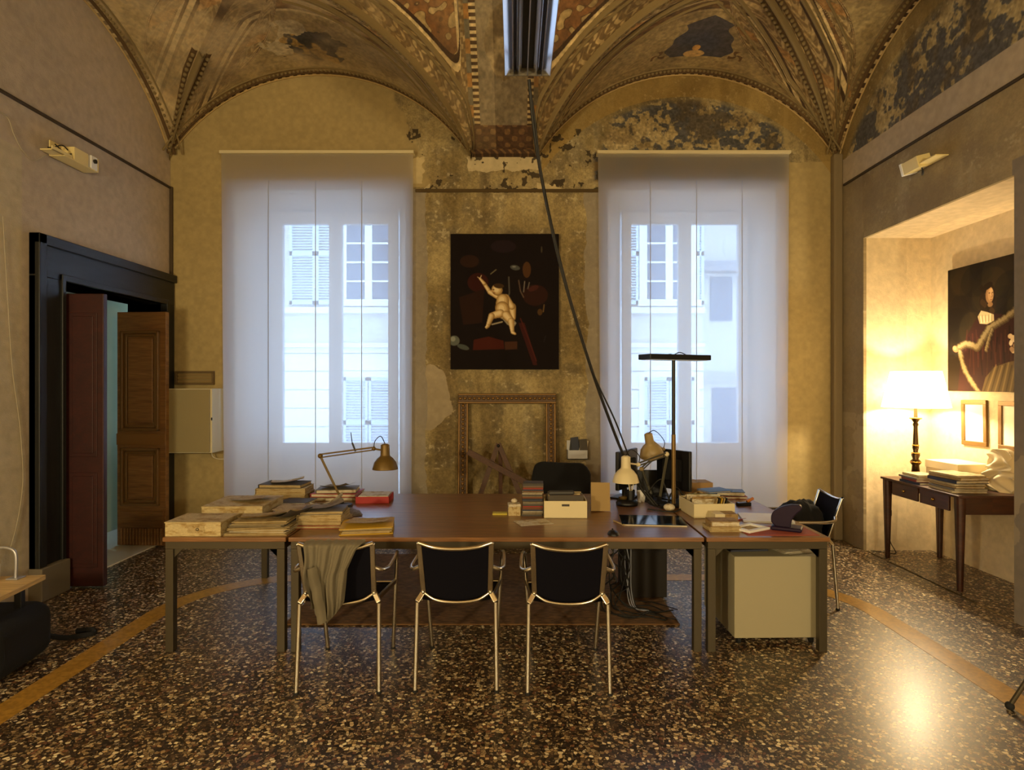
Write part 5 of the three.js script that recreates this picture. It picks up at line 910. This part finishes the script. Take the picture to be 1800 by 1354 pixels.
// ------------------------------------------------------------------ wall spotlights, wall cables
{
  const zl = -5.16, Y = 3.60;                                  // left one
  const s = thing('wall_spotlight', 'cream halogen uplight box on the left wall above the door', 'light', [XL, Y, zl]);
  const cm = std(0xe2cf90, 0.5);
  mesh('housing', [span(0.02, 0.15, -0.06, -0.05, -0.20, 0.20, 0.003), span(0.02, 0.03, -0.06, 0.07, -0.20, 0.20, 0.003), span(0.02, 0.15, -0.06, 0.06, -0.205, -0.195, 0.003)].map((g) => g.rotateX(0)), cm, s);
  mesh('lamp_box', rb(0.11, 0.11, 0.17, 0.005, 0.09, 0.005, 0.0), cm, s);
  mesh('end_plate', rb(0.12, 0.12, 0.08, 0.005, 0.09, 0.003, -0.15), M.white, s);
  mesh('knob', new THREE.CylinderGeometry(0.018, 0.018, 0.02, 14).rotateZ(PI / 2).translate(0.155, 0.02, -0.15), M.black, s);
  mesh('open_tray', [span(0.04, 0.14, -0.055, -0.045, 0.10, 0.32, 0.003), span(0.13, 0.14, -0.055, -0.02, 0.10, 0.32, 0.003)], cm, s);
  mesh('wires', [tube([[0.09, 0.03, 0.08], [0.10, 0.04, 0.16], [0.07, 0.0, 0.22], [0.09, -0.03, 0.3]], 0.005, 24, 6), tube([[0.12, 0.0, 0.08], [0.13, -0.03, 0.16], [0.10, 0.02, 0.24]], 0.005, 24, 6)], M.cable, s);
  mesh('bracket', span(0.0, 0.03, -0.03, 0.03, -0.05, 0.05, 0.003), M.aluDull, s);
  const r = thing('wall_spotlight', 'cream halogen uplight box on the right wall above the niche', 'light', [XR, Y + 0.02, -5.30]);
  mesh('lamp_box', rb(0.12, 0.10, 0.2, 0.005, -0.10, 0.0, 0.0).rotateZ(0.25), cm, r);
  mesh('end_plate', rb(0.13, 0.11, 0.03, 0.005, -0.10, 0.0, -0.115).rotateZ(0.25), M.white, r);
  mesh('open_tray', [span(-0.14, -0.03, -0.06, -0.05, 0.08, 0.30, 0.003)], cm, r);
  mesh('wires', tube([[-0.09, -0.05, 0.04], [-0.08, -0.11, 0.06], [-0.05, -0.12, 0.0], [-0.02, -0.05, -0.04]], 0.005, 30, 6), M.cable, r);
  mesh('bracket', span(-0.05, 0.0, -0.03, 0.03, -0.05, 0.05, 0.003), M.aluDull, r);
  one('wall_cable', 'dark cable run straight along the left wall below the vault', 'cable', tube([[XL + 0.012, 3.845, -ZB + 0.02], [XL + 0.012, 3.85, -5.8], [XL + 0.012, 3.85, -4.6], [XL + 0.012, 3.86, -2.4]], 0.014, 40, 6), std(0x3c3020, 0.8));
  one('wall_cable', 'dark cable run straight along the right wall below the vault', 'cable', tube([[XR - 0.012, 3.845, -ZB + 0.12], [XR - 0.012, 3.85, -5.8], [XR - 0.012, 3.85, -4.6], [XR - 0.012, 3.86, -2.4]], 0.013, 40, 6), std(0x3c3020, 0.8));
  const W = (px, py) => { const Z = F * (XL + 0.01) / (px - 905); return [XL + 0.01, H - (py - 675) * Z / F, -Z]; };
  one('wall_cable', 'thin pale cable drooping along the left wall to the uplight', 'cable', tube([W(0, 197), W(14, 208), W(24, 235), W(38, 262), W(58, 282), W(82, 272)], 0.004, 50, 6), std(0xa89c80, 0.7));
  one('wall_cable', 'thin pale cable hanging down the left wall beside the door frame', 'cable', tube([W(5, 380), W(12, 500), W(22, 650), W(36, 760), W(40, 850), W(30, 920), W(18, 965)], 0.0035, 60, 6), std(0xa89c80, 0.7));
}

// ------------------------------------------------------------------ niche: console table, lamp, books, small pictures
{
  const x0 = 3.60, x1 = 4.20, z0 = -6.06, z1 = -4.99, ty = 0.79;
  const t = thing('console_table', 'dark wooden console table with tapered legs standing in the niche', 'table', [(x0 + x1) / 2, 0, (z0 + z1) / 2]);
  const hw = (x1 - x0) / 2, hd = (z1 - z0) / 2;
  mesh('tabletop', uvBox(rb(2 * hw, 0.022, 2 * hd, 0.005, 0, ty - 0.011, 0)), darkWood, t);
  mesh('apron', uvBox(merge([span(-hw + 0.03, hw - 0.03, ty - 0.16, ty - 0.0225, -hd + 0.03, -hd + 0.05), span(-hw + 0.03, hw - 0.03, ty - 0.16, ty - 0.0225, hd - 0.05, hd - 0.03), span(hw - 0.05, hw - 0.03, ty - 0.16, ty - 0.0225, -hd + 0.05, hd - 0.05)])), darkWood, t);
  for (const z of [-0.2, 0.2]) { const d = mesh('drawer', uvBox(rb(0.02, 0.125, 0.37, 0.004, -hw + 0.035, ty - 0.09, z)), darkWood, t); mesh('knob', new THREE.SphereGeometry(0.014, 12, 8).translate(-hw + 0.018, ty - 0.09, z), M.brass, d); }
  for (const sx of [-1, 1]) for (const sz of [-1, 1]) { const g = new THREE.CylinderGeometry(0.042, 0.022, ty - 0.0225, 4, 1).rotateY(PI / 4).translate(sx * (hw - 0.045), (ty - 0.0225) / 2, sz * (hd - 0.045)); mesh('leg', uvBox(g.toNonIndexed()), darkWood, t); }
  const lx = 3.845, lz = -5.90, L = thing('table_lamp', 'brass table lamp with a glowing white shade in the niche', 'lamp', [lx, ty, lz]);
  mesh('base', lathe([[0, 0], [0.075, 0], [0.078, 0.012], [0.06, 0.03], [0.04, 0.05], [0, 0.05]]), M.brass, L);
  mesh('stem', lathe([[0, 0.05], [0.038, 0.05], [0.03, 0.13], [0.045, 0.15], [0.045, 0.17], [0.025, 0.19], [0.038, 0.23], [0.02, 0.26], [0.028, 0.30], [0.024, 0.34], [0.018, 0.50], [0.026, 0.52], [0.018, 0.54], [0.04, 0.575], [0.04, 0.585], [0.016, 0.59], [0.014, 0.68], [0, 0.68]]), std(0x4e3a1c, 0.25, { metalness: 0.7 }), L);
  for (const [y, r] of [[0.16, 0.047], [0.245, 0.036], [0.32, 0.03], [0.58, 0.052]]) mesh('ring', new THREE.TorusGeometry(r - 0.006, 0.008, 8, 28).rotateX(PI / 2).translate(0, y, 0), M.brass, L);
  mesh('lamp_shade', lathe([[0.288, 0.685], [0.212, 1.03]], 48), phy({ color: 0xfff3dc, roughness: 1, transmission: 0.5, thickness: 0, side: THREE.DoubleSide, emissive: new THREE.Color(1, 0.9, 0.7), emissiveIntensity: 1.2 }), L);
  mesh('bulb', new THREE.SphereGeometry(0.045, 16, 12).translate(0, 0.80, 0), std(0xffffff, 0.4, { emissive: new THREE.Color(1, 0.8, 0.5), emissiveIntensity: 6 }), L);
  const p = new THREE.PointLight(new THREE.Color(1, 0.80, 0.50), LAMP_POWER.niche); p.position.set(0, 0.80, 0); p.castShadow = true; p.shadow.radius = 2.2; L.add(p);
  one('lamp_cord', 'dark lamp cord with a switch hanging behind the console table', 'cord', [tube([[3.72, 0.63, -6.10], [3.725, 0.45, -6.10], [3.70, 0.3, -6.11], [3.74, 0.12, -6.12], [3.79, 0.012, -6.12], [3.72, 0.008, -6.18], [3.62, 0.008, -6.22]], 0.004, 60, 6), rb(0.022, 0.06, 0.018, 0.005, 3.725, 0.42, -6.10)], M.cable);
  const wb = thing('gift_box', 'white lidded card box behind the magazines on the console table', 'box', [4.03, ty, -5.60], 0.04);
  mesh('carton', rb(0.30, 0.13, 0.40, 0.003, 0, 0.065, 0), std(0xd8c79c, 0.7), wb); mesh('lid', rb(0.31, 0.07, 0.41, 0.003, 0, 0.166, 0), std(0xe2d3aa, 0.7), wb);
  const stack = (x, z, n, w, d, cols, grp, what) => { let y = ty; for (let i = 0; i < n; i++) { const h = rr(0.014, 0.028); book(`${what}, ${['bottom', 'second', 'third', 'fourth', 'fifth', 'sixth', 'seventh', 'eighth'][i]} from the table`, w + rr(-0.03, 0.02), h, d + rr(-0.04, 0.02), [x + rr(-0.012, 0.012), y, z + rr(-0.012, 0.012)], rr(-0.12, 0.12), cols[i % cols.length], grp); y += h + 0.0006; } return y; };
  stack(3.725, -5.66, 4, 0.2, 0.26, ['navy', 'rust', 'greyCover', 'cream'], 'left books on the console table', 'magazine in the low stack by the lamp foot');
  stack(3.80, -5.28, 7, 0.27, 0.33, ['cream', 'greyCover', 'card', 'cream', 'navy', 'card', 'cream'], 'right books on the console table', 'volume in the tall stack at the console table front');
  const sc = thing('plaster_relief', 'white plaster relief leaning at the back of the console table', 'sculpture', [4.12, ty, -5.20], -PI / 2 + 0.3);
  const g = new THREE.BoxGeometry(0.24, 0.36, 0.09, 30, 44, 6).translate(0, 0.18, 0), pp = g.attributes.position;
  for (let i = 0; i < pp.count; i++) { const x = pp.getX(i), y = pp.getY(i), z = pp.getZ(i), top = 0.36 * (0.86 + 0.14 * Math.cos(x * 11)); const k = clamp(y / 0.36), front = z > 0.02 ? 0.035 * Math.sin(x * 34 + 5 * Math.sin(y * 17)) * Math.cos(y * 27 + x * 12) : 0; pp.setXYZ(i, x * (0.92 + 0.12 * Math.sin(y * 15)), k * top, z + front); }
  g.computeVertexNormals(); mesh('relief', g, std(0xe4d6b2, 0.8), sc);
  const small = (z, label, dz) => { const f = thing('small_frame', label, 'frame', [4.248, 1.13, z], -PI / 2); const w = 0.31, h = 0.42, b = 0.04;
    mesh('frame_rim', [span(-w / 2, w / 2, 0, b, 0, 0.02, 0.004), span(-w / 2, w / 2, h - b, h, 0, 0.02, 0.004), span(-w / 2, -w / 2 + b, b, h - b, 0, 0.02, 0.004), span(w / 2 - b, w / 2, b, h - b, 0, 0.02, 0.004)], M.gold, f);
    mesh('print', span(-w / 2 + b, w / 2 - b, b, h - b, 0.002, 0.008), std(0xefe6cf, 0.6), f); f.rotation.z = dz; };
  small(-5.67, 'small framed pale print below the left of the portrait', 0.02); small(-5.23, 'small framed pale print half hidden behind the pier', 0);
}

// ------------------------------------------------------------------ low table at the left edge, chair at the right edge
{
  const t = thing('low_table', 'low pale wooden table at the left edge of the room', 'table', [-3.22, 0, -3.45], 0.12);
  mesh('tabletop', uvBox(rb(0.70, 0.03, 0.66, 0.004, 0, 0.50, 0)), paleWood, t);
  for (const sx of [-1, 1]) for (const sz of [-1, 1]) mesh('leg', rb(0.04, 0.485, 0.04, 0.003, sx * 0.25, 0.2425, sz * 0.25), M.black, t);
  const b = one('black_holdall', 'black holdall lying in the shadow under the low table', 'bag', (() => { const g = new RoundedBoxGeometry(0.62, 0.34, 0.56, 8, 0.1), p = g.attributes.position; for (let i = 0; i < p.count; i++) { const x = p.getX(i), y = p.getY(i), z = p.getZ(i), n = 0.05 * (fbm(x * 7 + 5, z * 7 + y * 5, 3, 980) - 0.5); p.setXYZ(i, x * (1 + n), y * (1 + n) + 0.174, z * (1 + n)); } g.computeVertexNormals(); return g; })(), M.blackMatte, [-3.20, 0, -3.62], 0.1);
  one('bag_strap', 'black carrying strap trailing from the holdall on the floor', 'strap', tube([[-3.0, 0.10, -3.92], [-2.95, 0.04, -4.02], [-2.90, 0.02, -4.10], [-2.84, 0.02, -4.14], [-2.88, 0.02, -4.2], [-2.98, 0.02, -4.18]], 0.018, 40, 6), M.blackMatte);
  const a = thing('power_adapter', 'cream plug adapter standing on the low table', 'plug', [-3.16, 0.516, -3.68], 0.3);
  mesh('adapter_body', rb(0.11, 0.10, 0.08, 0.012, 0, 0.05, 0), M.cream, a); mesh('socket', new THREE.CylinderGeometry(0.022, 0.022, 0.006, 16).rotateX(PI / 2).translate(0.02, 0.055, 0.041), M.greyPaper, a);
  one('wire_loop', 'thin pale wire coiled on the low table top', 'wire', tube([[-3.30, 0.52, -3.45], [-3.16, 0.521, -3.42], [-3.06, 0.522, -3.50], [-3.10, 0.521, -3.56], [-3.24, 0.521, -3.52], [-3.30, 0.52, -3.58]], 0.005, 50, 6), M.cableWhite);
  const lp = thing('bent_tube_stand', 'bent grey metal tube stand behind the plug adapter', 'stand', [-3.05, 0.516, -3.74], 0);
  mesh('tube', tube([[-0.16, 0.185, 0], [-0.03, 0.185, 0], [0.01, 0.16, 0], [0.015, 0.02, 0], [0.015, 0.006, 0]], 0.009, 30, 8), M.aluDull, lp); mesh('foot_plate', rb(0.07, 0.008, 0.07, 0.002, 0.015, 0.004, 0), M.aluDull, lp);
  // splayed leg chair, only a foot of it in view
  const c = thing('side_chair', 'chair at the right edge of which one splayed metal leg shows', 'chair', [2.965, 0, -2.98], 0.2);
  for (const sx of [-1, 1]) for (const sz of [-1, 1]) { mesh('leg', rod([sx * 0.33, 0.02, sz * 0.30], [sx * 0.18, 0.43, sz * 0.18], 0.011, 12), M.steel, c); mesh('foot_cap', new THREE.SphereGeometry(0.022, 12, 8).translate(sx * 0.33, 0.02, sz * 0.30), M.rubber, c); }
  mesh('seat', rb(0.46, 0.05, 0.44, 0.02, 0, 0.455, 0), M.blackMatte, c); mesh('backrest', rb(0.03, 0.32, 0.42, 0.012, 0.24, 0.68, 0), M.blackMatte, c);
  for (const z of [-0.17, 0.17]) mesh('back_post', rod([0.21, 0.47, z], [0.24, 0.60, z], 0.011), M.steel, c);
}

scene.traverse((o) => { if (o.isMesh) { o.castShadow = true; o.receiveShadow = true; } });
renderer.render(scene, camera);
